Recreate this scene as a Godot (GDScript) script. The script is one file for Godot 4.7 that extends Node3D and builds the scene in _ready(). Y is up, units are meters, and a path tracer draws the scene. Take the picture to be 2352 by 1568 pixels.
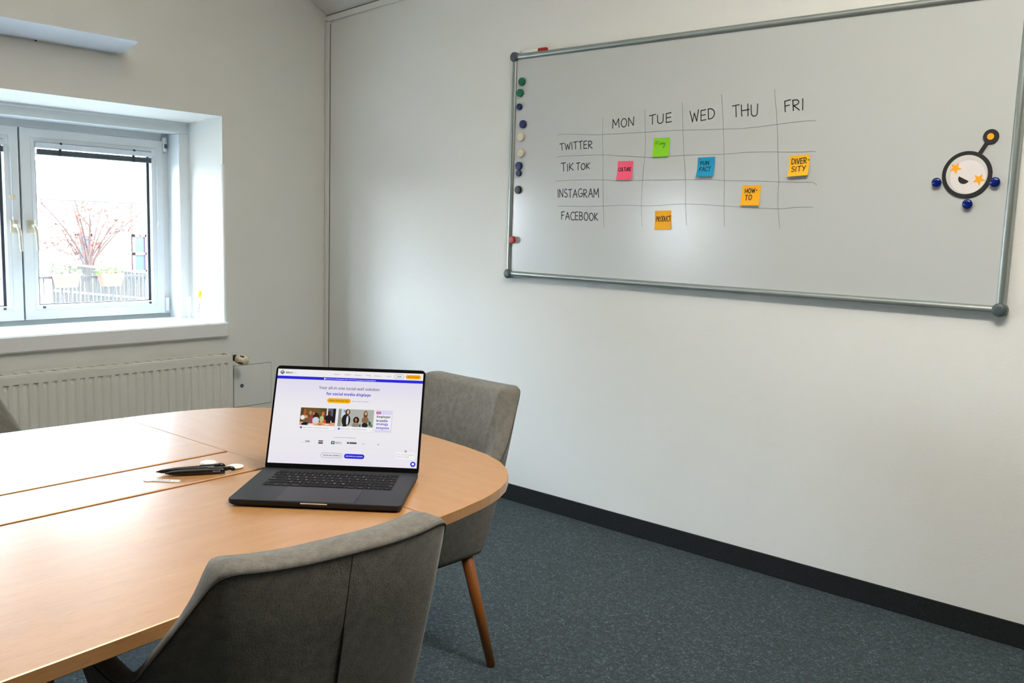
extends Node3D
# A small meeting room: the camera stands at the end of an oval table and looks into the corner
# between the window wall (z = ZW) and the wall with the whiteboard (x = XR). Units are metres.

const XR := 3.245
const ZW := -4.23
const TOP := 0.74          # height of the table top
const BOARD := 3.222       # x of the whiteboard's writing face

var M := {}
var taken := {}

# ---------------------------------------------------------------- helpers
func numbered(called: String) -> String:
	var n: int = taken.get(called, 0)
	taken[called] = n + 1
	return called if n == 0 else "%s_%03d" % [called, n]

func tool(smooth := false) -> SurfaceTool:
	var st := SurfaceTool.new()
	st.begin(Mesh.PRIMITIVE_TRIANGLES)
	st.set_smooth_group(0 if smooth else -1)
	return st

func obj(called: String, st: SurfaceTool, m: Material, parent: Node = self) -> MeshInstance3D:
	st.generate_normals()
	var o := MeshInstance3D.new()
	o.mesh = st.commit()
	o.material_override = null
	o.mesh.surface_set_material(0, m)
	o.name = numbered(called) if parent == self else called
	parent.add_child(o, true)
	return o

func same(called: String, mesh: Mesh, at: Transform3D, parent: Node) -> MeshInstance3D:
	var o := MeshInstance3D.new()
	o.mesh = mesh
	o.name = called
	o.transform = at
	parent.add_child(o, true)
	return o

func tag(o: Node, label: String, category: String, group := "") -> Node:
	o.set_meta("label", label)
	o.set_meta("category", category)
	if group != "":
		o.set_meta("group", group)
	return o

func thing(called: String, label: String, category: String, at := Vector3.ZERO, turn := 0.0, group := "") -> Node3D:
	var o := Node3D.new()
	o.name = numbered(called)
	add_child(o, true)
	o.position = at
	o.rotation.y = turn
	tag(o, label, category, group)
	return o

func struct(called: String, st: SurfaceTool, m: Material, parent: Node = self) -> MeshInstance3D:
	var o := obj(called, st, m, parent)
	if parent == self:
		o.set_meta("kind", "structure")
	return o

func struct_root(called: String, at := Vector3.ZERO) -> Node3D:
	var o := Node3D.new()
	o.name = called
	add_child(o, true)
	o.position = at
	o.set_meta("kind", "structure")
	return o

func tri(st: SurfaceTool, a: Vector3, b: Vector3, c: Vector3) -> void:
	# corners run counter-clockwise seen from outside; Godot's front is clockwise
	st.add_vertex(a); st.add_vertex(c); st.add_vertex(b)

func quad(st: SurfaceTool, a: Vector3, b: Vector3, c: Vector3, d: Vector3) -> void:
	tri(st, a, b, c)
	tri(st, a, c, d)

func box(st: SurfaceTool, lo: Vector3, hi: Vector3) -> void:
	var x0 := minf(lo.x, hi.x); var x1 := maxf(lo.x, hi.x)
	var y0 := minf(lo.y, hi.y); var y1 := maxf(lo.y, hi.y)
	var z0 := minf(lo.z, hi.z); var z1 := maxf(lo.z, hi.z)
	quad(st, Vector3(x0, y0, z1), Vector3(x1, y0, z1), Vector3(x1, y1, z1), Vector3(x0, y1, z1))
	quad(st, Vector3(x1, y0, z0), Vector3(x0, y0, z0), Vector3(x0, y1, z0), Vector3(x1, y1, z0))
	quad(st, Vector3(x1, y0, z1), Vector3(x1, y0, z0), Vector3(x1, y1, z0), Vector3(x1, y1, z1))
	quad(st, Vector3(x0, y0, z0), Vector3(x0, y0, z1), Vector3(x0, y1, z1), Vector3(x0, y1, z0))
	quad(st, Vector3(x0, y1, z1), Vector3(x1, y1, z1), Vector3(x1, y1, z0), Vector3(x0, y1, z0))
	quad(st, Vector3(x0, y0, z0), Vector3(x1, y0, z0), Vector3(x1, y0, z1), Vector3(x0, y0, z1))

# a box with chamfered edges, turned by t
func cbox(st: SurfaceTool, lo: Vector3, hi: Vector3, c: float, t := Transform3D.IDENTITY) -> void:
	var mid := (lo + hi) / 2.0
	var h := ((hi - lo) / 2.0).abs()
	c = minf(c, minf(h.x, minf(h.y, h.z)) * 0.95)
	var f := func(sx: float, sy: float, sz: float, axis: int) -> Vector3:
		var v := Vector3(sx * h.x, sy * h.y, sz * h.z)
		for k in 3:
			if k != axis:
				v[k] -= signf(v[k]) * c
		return t * (mid + v)
	for axis in 3:
		var b := (axis + 1) % 3
		var d := (axis + 2) % 3
		for s in [-1.0, 1.0]:
			var q := []
			for e in [[-1.0, -1.0], [1.0, -1.0], [1.0, 1.0], [-1.0, 1.0]]:
				var g := [0.0, 0.0, 0.0]
				g[axis] = s; g[b] = e[0]; g[d] = e[1]
				q.append(f.call(g[0], g[1], g[2], axis))
			if s > 0:
				quad(st, q[0], q[1], q[2], q[3])
			else:
				quad(st, q[3], q[2], q[1], q[0])
	for axis in 3:   # the twelve edges
		var b := (axis + 1) % 3
		var d := (axis + 2) % 3
		for sb in [-1.0, 1.0]:
			for sd in [-1.0, 1.0]:
				var p := []
				for s in [-1.0, 1.0]:
					var g := [0.0, 0.0, 0.0]
					g[axis] = s; g[b] = sb; g[d] = sd
					p.append(f.call(g[0], g[1], g[2], b))
					p.append(f.call(g[0], g[1], g[2], d))
				if sb * sd > 0:
					quad(st, p[0], p[2], p[3], p[1])
				else:
					quad(st, p[1], p[3], p[2], p[0])
	for sx in [-1.0, 1.0]:
		for sy in [-1.0, 1.0]:
			for sz in [-1.0, 1.0]:
				var a: Vector3 = f.call(sx, sy, sz, 0)
				var b2: Vector3 = f.call(sx, sy, sz, 1)
				var c2: Vector3 = f.call(sx, sy, sz, 2)
				if sx * sy * sz > 0:
					tri(st, a, b2, c2)
				else:
					tri(st, a, c2, b2)

# a tube along points, radii r0 to r1, closed with flat caps
func tube(st: SurfaceTool, pts: Array, r0: float, r1 := -1.0, n := 10, caps := true) -> void:
	if r1 < 0:
		r1 = r0
	var rings := []
	var side := Vector3.ZERO
	for i in pts.size():
		var d: Vector3 = (pts[mini(i + 1, pts.size() - 1)] - pts[maxi(i - 1, 0)]).normalized()
		if side == Vector3.ZERO:
			side = d.cross(Vector3.UP if absf(d.y) < 0.9 else Vector3.RIGHT).normalized()
		side = (side - d * side.dot(d)).normalized()
		var up := d.cross(side).normalized()
		var r := lerpf(r0, r1, float(i) / maxf(1.0, pts.size() - 1.0))
		var ring := []
		for k in n:
			var a := TAU * k / n
			ring.append(pts[i] + (side * cos(a) + up * sin(a)) * r)
		rings.append(ring)
	for i in pts.size() - 1:
		for k in n:
			var k2 := (k + 1) % n
			quad(st, rings[i][k], rings[i][k2], rings[i + 1][k2], rings[i + 1][k])
	if caps:
		var last: int = pts.size() - 1
		for k in range(1, n - 1):
			tri(st, rings[0][0], rings[0][k + 1], rings[0][k])
			tri(st, rings[last][0], rings[last][k], rings[last][k + 1])

# a lathe: profile of (radius, height) from bottom to top, about +y, placed by t
func lathe(st: SurfaceTool, profile: Array, n := 24, t := Transform3D.IDENTITY) -> void:
	for i in profile.size() - 1:
		var p: Vector2 = profile[i]
		var q: Vector2 = profile[i + 1]
		for k in n:
			var a := TAU * k / n
			var b := TAU * (k + 1) / n
			var p0 := t * Vector3(p.x * cos(a), p.y, -p.x * sin(a))
			var p1 := t * Vector3(p.x * cos(b), p.y, -p.x * sin(b))
			var q0 := t * Vector3(q.x * cos(a), q.y, -q.x * sin(a))
			var q1 := t * Vector3(q.x * cos(b), q.y, -q.x * sin(b))
			if p.x < 1e-6:
				tri(st, p0, q1, q0)
			elif q.x < 1e-6:
				tri(st, p0, p1, q0)
			else:
				quad(st, p0, p1, q1, q0)

# a flat shape (counter-clockwise in its own plane) pushed from depth d0 to d1 along the third axis of t
func slab(st: SurfaceTool, poly: PackedVector2Array, d0: float, d1: float, t := Transform3D.IDENTITY, bevel := 0.0) -> void:
	if Geometry2D.is_polygon_clockwise(poly):
		poly = poly.duplicate()
		poly.reverse()
	var inner := poly
	if bevel > 0.0:
		inner = PackedVector2Array()
		var n0 := poly.size()
		for i in n0:
			var e0 := (poly[i] - poly[(i + n0 - 1) % n0]).normalized()
			var e1 := (poly[(i + 1) % n0] - poly[i]).normalized()
			var nn := Vector2(-(e0.y + e1.y), e0.x + e1.x).normalized()
			inner.append(poly[i] + nn * bevel)
	var ids := Geometry2D.triangulate_polygon(inner)
	for k in range(0, ids.size(), 3):
		var a := inner[ids[k]]; var b := inner[ids[k + 1]]; var c := inner[ids[k + 2]]
		if (b - a).cross(c - a) < 0.0:
			var w := b
			b = c
			c = w
		tri(st, t * Vector3(a.x, a.y, d1), t * Vector3(b.x, b.y, d1), t * Vector3(c.x, c.y, d1))
		tri(st, t * Vector3(a.x, a.y, d0), t * Vector3(c.x, c.y, d0), t * Vector3(b.x, b.y, d0))
	var n := poly.size()
	for i in n:
		var a2 := poly[i]
		var b2 := poly[(i + 1) % n]
		quad(st, t * Vector3(a2.x, a2.y, d0 + bevel), t * Vector3(b2.x, b2.y, d0 + bevel), t * Vector3(b2.x, b2.y, d1 - bevel), t * Vector3(a2.x, a2.y, d1 - bevel))
		if bevel > 0.0:
			var a3 := inner[i]
			var b3 := inner[(i + 1) % n]
			quad(st, t * Vector3(a2.x, a2.y, d1 - bevel), t * Vector3(b2.x, b2.y, d1 - bevel), t * Vector3(b3.x, b3.y, d1), t * Vector3(a3.x, a3.y, d1))
			quad(st, t * Vector3(a3.x, a3.y, d0), t * Vector3(b3.x, b3.y, d0), t * Vector3(b2.x, b2.y, d0 + bevel), t * Vector3(a2.x, a2.y, d0 + bevel))

func round_rect(x0: float, y0: float, x1: float, y1: float, r: float, n := 5) -> PackedVector2Array:
	var p := PackedVector2Array()
	for c in [[x1 - r, y0 + r, -PI / 2], [x1 - r, y1 - r, 0.0], [x0 + r, y1 - r, PI / 2], [x0 + r, y0 + r, PI]]:
		for k in n + 1:
			var a: float = c[2] + PI / 2 * k / n
			p.append(Vector2(c[0] + r * cos(a), c[1] + r * sin(a)))
	return p

func disc(cx: float, cy: float, r: float, n := 32) -> PackedVector2Array:
	var p := PackedVector2Array()
	for k in n:
		p.append(Vector2(cx + r * cos(TAU * k / n), cy + r * sin(TAU * k / n)))
	return p

# frames that turn a shape's own (x, y, depth) into the room
func facing_minus_x(x: float) -> Transform3D:   # shape x -> +z, y -> +y, depth -> -x : what hangs on the whiteboard wall
	return Transform3D(Basis(Vector3(0, 0, 1), Vector3(0, 1, 0), Vector3(-1, 0, 0)), Vector3(x, 0, 0))

func lying(y: float) -> Transform3D:            # shape x -> +x, y -> -z, depth -> +y
	return Transform3D(Basis(Vector3(1, 0, 0), Vector3(0, 0, -1), Vector3(0, 1, 0)), Vector3(0, y, 0))

func catmull(pts: Array, steps := 6) -> Array:
	var out := []
	for i in pts.size() - 1:
		var a = pts[maxi(i - 1, 0)]
		var b = pts[i]
		var c = pts[i + 1]
		var d = pts[mini(i + 2, pts.size() - 1)]
		for k in steps:
			var t := float(k) / steps
			out.append(b.cubic_interpolate(c, a, d, t))
	out.append(pts[pts.size() - 1])
	return out

# ---------------------------------------------------------------- materials
func mat(called: String, c: Color, rough := 0.6, metal := 0.0) -> StandardMaterial3D:
	var m := StandardMaterial3D.new()
	m.resource_name = called
	m.albedo_color = c
	m.roughness = rough
	m.metallic = metal
	return m

func rgb8(r: float, g: float, b: float) -> Color:
	return Color(r / 255.0, g / 255.0, b / 255.0)

func noise(seed_: int, freq: float, octaves := 4) -> FastNoiseLite:
	var n := FastNoiseLite.new()
	n.seed = seed_
	n.noise_type = FastNoiseLite.TYPE_SIMPLEX_SMOOTH
	n.frequency = freq
	n.fractal_octaves = octaves
	return n

func seamless(n: FastNoiseLite, x: float, y: float, w: float, h: float) -> float:
	# noise on a torus: the picture repeats without an edge
	var a := TAU * x / w
	var b := TAU * y / h
	return n.get_noise_3d(cos(a) * w / TAU + 100.0, sin(a) * w / TAU + cos(b) * h / TAU, sin(b) * h / TAU + 300.0)

func wood_picture(along_x: bool) -> ImageTexture:
	var n := 768
	var img := Image.create(n, n, true, Image.FORMAT_RGB8)
	var fine := noise(5, 0.5, 3)
	var band := noise(9, 0.035, 3)
	var fleck := noise(21, 0.35, 2)
	for j in n:
		for i in n:
			var u := float(i)
			var v := float(j)
			var g := fine.get_noise_2d(u * 0.018, v * 0.55)
			var w := band.get_noise_2d(u * 0.12 + 40.0, v * 0.8)
			var k := fleck.get_noise_2d(u * 0.08, v * 0.9)
			var t := clampf(0.5 + 0.32 * w + 0.22 * g, 0.0, 1.0)
			var c := rgb8(182, 127, 70).lerp(rgb8(204, 155, 97), t)
			if k > 0.34:
				c = c.lerp(rgb8(154, 101, 55), (k - 0.34) * 1.1)
			if along_x:
				img.set_pixel(i, j, c)
			else:
				img.set_pixel(j, i, c)
	img.generate_mipmaps()
	return ImageTexture.create_from_image(img)

# needle felt: short fibres of several tones laid over each other, wrapping at the edges
func felt_picture() -> ImageTexture:
	var n := 768
	var img := Image.create(n, n, true, Image.FORMAT_RGB8)
	img.fill(rgb8(46, 56, 58))
	var rng := RandomNumberGenerator.new()
	rng.seed = 19
	var tones := [rgb8(18, 25, 28), rgb8(27, 38, 42), rgb8(51, 69, 74), rgb8(82, 104, 109), rgb8(100, 120, 124), rgb8(40, 52, 55), rgb8(64, 72, 71)]
	for k in 30000:
		var p := Vector2(rng.randf() * n, rng.randf() * n)
		var d := Vector2.from_angle(rng.randf() * TAU)
		var c: Color = tones[rng.randi() % tones.size()]
		var l := rng.randi_range(4, 11)
		var wide := rng.randi_range(1, 3)
		for i in l:
			var q := p + d * i
			for j in wide:
				var s := q + Vector2(-d.y, d.x) * j
				var x := posmod(int(s.x), n)
				var y := posmod(int(s.y), n)
				img.set_pixel(x, y, img.get_pixel(x, y).lerp(c, 0.55))
	img.generate_mipmaps()
	return ImageTexture.create_from_image(img)

func weave_picture() -> ImageTexture:
	var n := 512
	var img := Image.create(n, n, true, Image.FORMAT_RGB8)
	var warp := noise(31, 0.4, 2)
	var weft := noise(37, 0.4, 2)
	var cloud := noise(41, 0.02, 3)
	for j in n:
		for i in n:
			var over := (int(i / 2) + int(j / 2)) % 2 == 0
			var h := 0.5 + 0.5 * (warp.get_noise_2d(i * 0.9, j * 0.05) if over else weft.get_noise_2d(i * 0.05, j * 0.9))
			h += 0.25 * seamless(cloud, i, j, n, n)
			img.set_pixel(i, j, rgb8(70, 70, 65).lerp(rgb8(140, 136, 126), clampf(h, 0.0, 1.0)))
	img.generate_mipmaps()
	return ImageTexture.create_from_image(img)

func relief_picture(seed_: int, f: float, n := 512) -> ImageTexture:
	var img := Image.create(n, n, true, Image.FORMAT_L8)
	var n1 := noise(seed_, f, 4)
	for j in n:
		for i in n:
			var v := 0.5 + 0.5 * seamless(n1, i, j, n, n)
			img.set_pixel(i, j, Color(v, v, v))
	img.generate_mipmaps()
	return ImageTexture.create_from_image(img)

func triplanar(m: StandardMaterial3D, metres: float, world := true) -> void:
	m.uv1_triplanar = true
	m.uv1_world_triplanar = world
	m.uv1_scale = Vector3.ONE / metres

func make_materials() -> void:
	var grit := relief_picture(3, 0.22)
	var soft := relief_picture(4, 0.12)
	for spec in [["wall", rgb8(226, 227, 222)], ["wall_far", rgb8(150, 146, 136)], ["ceiling", rgb8(230, 230, 226)]]:
		var w := mat(spec[0], spec[1], 0.92)
		w.heightmap_enabled = true
		w.heightmap_texture = grit
		w.heightmap_scale = 0.06
		triplanar(w, 0.35)
		M[spec[0]] = w
	M.gloss_white = mat("white paint", rgb8(226, 229, 229), 0.35)
	M.pvc = mat("white window plastic", rgb8(222, 228, 230), 0.32)
	M.sill = mat("white sill", rgb8(228, 229, 228), 0.3)
	M.radiator = mat("radiator enamel", rgb8(216, 215, 206), 0.4)
	M.gasket = mat("rubber seal", rgb8(38, 46, 54), 0.5)
	M.gap_shade = mat("painted gap shade", rgb8(58, 58, 54), 0.9)  # dark tone stands for the shade in the gaps beside the cover strips
	M.hairline = mat("painted-over joint", rgb8(120, 121, 114), 0.9)
	M.brass = mat("aged brass handle", rgb8(196, 190, 170), 0.42, 0.3)
	M.white_metal = mat("white enamelled metal", rgb8(214, 222, 230), 0.4)
	M.blind = mat("grey aluminium slat", rgb8(70, 80, 88), 0.5)
	M.alu = mat("anodised aluminium", rgb8(156, 164, 160), 0.36, 0.65)
	M.cap = mat("grey plastic corner", rgb8(74, 86, 88), 0.45)
	M.threshold = mat("grey threshold", rgb8(128, 136, 136), 0.5)
	M.dark_metal = mat("dark metal", rgb8(52, 48, 42), 0.4, 0.5)
	M.cream = mat("cream plastic", rgb8(214, 200, 168), 0.45)
	M.steel = mat("steel", rgb8(190, 192, 196), 0.3, 0.9)

	var b := mat("whiteboard enamel", rgb8(194, 198, 196), 0.19)
	b.metallic_specular = 0.6
	M.board = b

	var c := mat("needle felt carpet", Color.WHITE, 0.97)
	c.albedo_texture = felt_picture()
	c.heightmap_enabled = true
	c.heightmap_texture = relief_picture(13, 0.3)
	c.heightmap_scale = 0.25
	triplanar(c, 0.95)
	M.carpet = c
	var sk := mat("carpet skirting", rgb8(96, 104, 106), 0.97)
	sk.albedo_texture = c.albedo_texture
	triplanar(sk, 0.75)
	M.skirting = sk

	for k in [["wood_x", true], ["wood_z", false]]:
		var w := mat("beech laminate", Color.WHITE, 0.45)
		w.albedo_texture = wood_picture(k[1])
		w.metallic_specular = 0.7
		w.metallic = 0.20
		w.clearcoat_enabled = true
		w.clearcoat = 1.0
		w.clearcoat_roughness = 0.32
		triplanar(w, 0.8)
		M[k[0]] = w
	M.wood_edge = mat("beech edge band", rgb8(190, 128, 68), 0.4)
	M.wood_dark = mat("brown chipboard", rgb8(150, 92, 44), 0.7)
	var leg := mat("oiled beech", rgb8(140, 82, 32), 0.4)
	M.leg = leg

	var f := mat("grey woven fabric", Color.WHITE, 0.95)
	f.albedo_texture = weave_picture()
	f.heightmap_enabled = true
	f.heightmap_texture = soft
	f.heightmap_scale = 0.05
	f.rim_enabled = true
	f.rim = 0.25
	f.rim_tint = 0.6
	triplanar(f, 0.22, false)
	M.fabric = f
	M.seam = mat("dark seam", rgb8(44, 44, 42), 0.95)

	M.laptop = mat("space grey aluminium", rgb8(44, 45, 49), 0.48, 0.2)
	M.laptop.metallic_specular = 0.3
	M.bezel = mat("black glass", rgb8(6, 6, 8), 0.08)
	M.key = mat("black key", rgb8(6, 6, 7), 0.6)
	M.key.metallic_specular = 0.25
	M.well = mat("black keyboard tray", rgb8(6, 6, 6), 0.7)
	M.pad = mat("trackpad", rgb8(48, 48, 53), 0.42, 0.2)
	M.pad.metallic_specular = 0.3
	M.notch = mat("notch with painted reflection", rgb8(232, 230, 226), 0.3, 0.2)  # near-white tone paints in the light the recess reflects
	M.legend = mat("white legend", rgb8(215, 215, 215), 0.6)
	M.ink = mat("black marker ink", rgb8(16, 16, 18), 0.5)
	M.ink_thin = mat("grey thin marker ink", rgb8(96, 102, 106), 0.55)
	M.pen_black = mat("black glossy plastic", rgb8(22, 20, 18), 0.22)
	M.white_plastic = mat("white plastic", rgb8(236, 236, 236), 0.3)
	M.print_grey = mat("silver print", rgb8(180, 180, 176), 0.5)
	M.print_gold = mat("ochre print", rgb8(206, 164, 84), 0.6)

# ---------------------------------------------------------------- hand lettering
func arc(cx: float, cy: float, rx: float, ry: float, a0: float, a1: float, n := 10) -> Array:
	var p := []
	for k in n + 1:
		var a := deg_to_rad(lerpf(a0, a1, float(k) / n))
		p.append(Vector2(cx + rx * cos(a), cy + ry * sin(a)))
	return p

func line(v: Array) -> Array:
	var p := []
	for k in range(0, v.size(), 2):
		p.append(Vector2(v[k], v[k + 1]))
	return p

# [advance, strokes]; a letter stands on 0 and reaches 1
func letter(c: String) -> Array:
	match c:
		"A": return [0.82, [line([0, 0, 0.4, 1, 0.74, 0.0]), line([0.12, 0.36, 0.66, 0.4])]]
		"B": return [0.68, [line([0.02, 0, 0, 1]), [Vector2(0, 1)] + arc(0.22, 0.77, 0.28, 0.23, 80, -90, 8) + [Vector2(0.05, 0.53)] + arc(0.24, 0.26, 0.34, 0.26, 85, -90, 8) + [Vector2(0, 0.0)]]]
		"C": return [0.72, [arc(0.42, 0.5, 0.42, 0.5, 50, 310, 12)]]
		"D": return [0.74, [line([0.02, 0, 0.0, 1]), [Vector2(-0.03, 0.98)] + arc(0.16, 0.5, 0.48, 0.49, 85, -88, 10) + [Vector2(0, 0.02)]]]
		"E": return [0.62, [line([0.52, 1.02, 0.02, 0.97, 0, 0.0, 0.52, 0.03]), line([0.02, 0.5, 0.46, 0.53])]]
		"F": return [0.6, [line([0.54, 1.04, 0.02, 0.97, 0, -0.02]), line([0.02, 0.52, 0.42, 0.56])]]
		"G": return [0.84, [arc(0.4, 0.5, 0.4, 0.5, 55, 345, 13) + [Vector2(0.74, 0.42), Vector2(0.44, 0.42)]]]
		"H": return [0.76, [line([0.02, 0, 0, 1]), line([0.6, 0, 0.6, 1.03]), line([0, 0.48, 0.72, 0.54])]]
		"I": return [0.2, [line([0.05, 0, 0.04, 1])]]
		"K": return [0.66, [line([0, 0, 0.02, 1]), line([0.52, 1, 0.04, 0.46, 0.56, 0.0])]]
		"L": return [0.52, [line([0.02, 1, 0, 0, 0.44, 0.03])]]
		"M": return [0.94, [line([0.0, 0, 0.05, 1, 0.4, 0.32, 0.76, 1.02, 0.82, 0.0])]]
		"N": return [0.78, [line([0.02, 0, 0.0, 1, 0.6, 0.03, 0.64, 1.05])]]
		"O": return [0.8, [arc(0.36, 0.5, 0.35, 0.5, 100, 465, 16)]]
		"P": return [0.62, [line([0.02, -0.02, 0, 1]), [Vector2(-0.03, 1)] + arc(0.2, 0.75, 0.32, 0.25, 80, -90, 8) + [Vector2(0.04, 0.48)]]]
		"R": return [0.7, [line([0.02, 0, 0, 1]), [Vector2(-0.03, 0.98)] + arc(0.22, 0.75, 0.3, 0.24, 80, -90, 8) + [Vector2(0.06, 0.48), Vector2(0.58, 0.0)]]]
		"S": return [0.6, [arc(0.27, 0.74, 0.24, 0.26, 40, 230, 8) + arc(0.25, 0.25, 0.25, 0.26, 60, -150, 9)]]
		"T": return [0.68, [line([-0.02, 0.96, 0.62, 1.03]), line([0.3, 0.98, 0.3, -0.02])]]
		"U": return [0.74, [[Vector2(0, 1)] + arc(0.29, 0.3, 0.28, 0.3, 190, 350, 9) + [Vector2(0.6, 1.03)]]]
		"V": return [0.68, [line([0, 1, 0.28, 0, 0.6, 1.04])]]
		"W": return [0.98, [line([0, 1, 0.22, 0, 0.44, 0.78, 0.66, 0.02, 0.88, 1.05])]]
		"Y": return [0.66, [line([0, 1, 0.28, 0.5]), line([0.58, 1.04, 0.2, -0.04])]]
		"-": return [0.5, [line([0.08, 0.52, 0.36, 0.55])]]
	return [0.42, []]

# a flat pen stroke of a given width, laid on a surface by place: (u, v) -> point
func stroke(st: SurfaceTool, pts: Array, w: float, place: Callable) -> void:
	for i in range(1, pts.size() - 1):   # a sharp corner starts a new stroke
		var u: Vector2 = (pts[i] - pts[i - 1]).normalized()
		var v: Vector2 = (pts[i + 1] - pts[i]).normalized()
		if u.dot(v) < 0.80:
			stroke(st, pts.slice(0, i + 1), w, place)
			stroke(st, pts.slice(i), w, place)
			return
	var n := pts.size()
	var l := []
	var r := []
	for i in n:
		var d: Vector2 = (pts[mini(i + 1, n - 1)] - pts[maxi(i - 1, 0)]).normalized()
		var s := Vector2(-d.y, d.x) * w / 2.0
		var p: Vector2 = pts[i]
		if i == 0:
			p -= d * w * 0.3
		elif i == n - 1:
			p += d * w * 0.3
		else:   # keep the width round a corner
			var e: Vector2 = (pts[i + 1] - pts[i]).normalized()
			s = s / maxf(0.45, absf(d.dot(e)))
		l.append(p + s)
		r.append(p - s)
	for i in n - 1:
		quad(st, place.call(r[i]), place.call(r[i + 1]), place.call(l[i + 1]), place.call(l[i]))

# a word written into the four-cornered field bl, tl, br, tr
func write(st: SurfaceTool, text: String, bl: Vector2, tl: Vector2, br: Vector2, tr: Vector2, w: float, place: Callable, seed_ := 1) -> void:
	var rng := RandomNumberGenerator.new()
	rng.seed = seed_
	var total := 0.0
	for c in text:
		total += letter(c)[0] + 0.13
	total -= 0.25
	var x := 0.0
	for c in text:
		var k := letter(c)
		var lift := rng.randf_range(-0.05, 0.05)
		var grow := rng.randf_range(0.95, 1.05)
		for s in k[1]:
			var p := []
			for q in s:
				var u: float = (x + q.x) / total
				var v: float = q.y * grow + lift
				p.append(bl.lerp(br, u).lerp(tl.lerp(tr, u), v))
			stroke(st, p, w, place)
		x += k[0] + 0.13

# ---------------------------------------------------------------- the scene
func _ready() -> void:
	set_view_and_light()
	make_materials()
	build_room()
	build_windows()
	build_outside()
	build_wall_things()
	build_table()
	build_chairs()
	build_whiteboard()
	build_laptop()
	build_small_things()

func set_view_and_light() -> void:
	var cam := Camera3D.new()
	cam.name = "camera"
	add_child(cam)
	cam.position = Vector3(0, 1.3175, 0)
	cam.rotation = Vector3(-0.12519, -0.86124, 0.03102)
	cam.fov = 41.65
	cam.near = 0.02
	cam.current = true

	var sky_mat := ProceduralSkyMaterial.new()     # bright overcast
	sky_mat.sky_top_color = Color(0.84, 0.92, 1.0)
	sky_mat.sky_horizon_color = Color(0.94, 0.97, 1.0)
	sky_mat.ground_horizon_color = Color(0.80, 0.82, 0.84)
	sky_mat.ground_bottom_color = Color(0.5, 0.5, 0.5)
	sky_mat.sky_energy_multiplier = 4.5
	sky_mat.ground_energy_multiplier = 1.6
	sky_mat.sun_angle_max = 1.0
	var sky := Sky.new()
	sky.sky_material = sky_mat
	var env := Environment.new()
	env.background_mode = Environment.BG_SKY
	env.sky = sky
	env.tonemap_mode = Environment.TONE_MAPPER_LINEAR
	env.tonemap_exposure = 1.28
	env.sdfgi_enabled = true
	env.ssao_enabled = true
	env.ssil_enabled = true
	var we := WorldEnvironment.new()
	we.name = "environment"
	we.environment = env
	add_child(we)

	# two hanging luminaires with indirect light, above the frame; the second is added to brighten the ceiling
	ceiling_lamp(Vector3(1.5, 2.80, -0.45), 4.4, 3.6, "long white ceiling luminaire near the whiteboard, above the camera")
	ceiling_lamp(Vector3(1.1, 2.80, -2.45), 0.25, 1.1, "added unseen luminaire above the rounded end of the table, brightening the ceiling")

func ceiling_lamp(at: Vector3, energy: float, upward: float, label: String) -> void:
	var housing := mat("lamp housing", rgb8(225, 225, 225), 0.4)
	var glow := mat("lamp diffuser", rgb8(240, 236, 226), 0.5)
	glow.emission_enabled = true
	glow.emission = Color(1.0, 0.97, 0.925)
	glow.emission_energy_multiplier = 1.5
	var t := thing("ceiling_lamp", label, "lamp", at)
	var s := tool()
	cbox(s, Vector3(-0.14, 0.0, -0.65), Vector3(0.14, 0.05, 0.65), 0.006)
	obj("lamp_housing", s, housing, t)
	s = tool()
	cbox(s, Vector3(-0.125, -0.006, -0.63), Vector3(0.125, 0.0, 0.63), 0.002)
	obj("lamp_diffuser", s, glow, t)
	s = tool()
	cbox(s, Vector3(-0.125, 0.05, -0.63), Vector3(0.125, 0.056, 0.63), 0.002)
	obj("lamp_diffuser", s, glow, t)
	for z in [-0.5, 0.5]:
		s = tool(true)
		tube(s, [Vector3(0, 0.05, z), Vector3(0, 3.4 - at.y, z)], 0.003, -1, 6)
		obj("suspension_wire", s, housing, t)
	for k in 2:      # the fitting shines down and, for indirect light, up to the ceiling
		var l := AreaLight3D.new()
		l.name = "lamp_light_down" if k == 0 else "lamp_light_up"
		l.area_size = Vector2(0.25, 1.26)
		l.light_color = Color(1.0, 0.97, 0.925)
		l.light_energy = energy if k == 0 else upward
		l.area_range = 12.0
		l.shadow_enabled = true
		t.add_child(l)
		l.position = Vector3(0, -0.02 if k == 0 else 0.07, 0)
		l.rotation = Vector3(-PI / 2 if k == 0 else PI / 2, 0, 0)

func ceiling_y(x: float, z: float) -> float:
	return minf(3.4, 2.464 + 0.059 * (z - ZW) + 0.59 * (XR - x))

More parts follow.
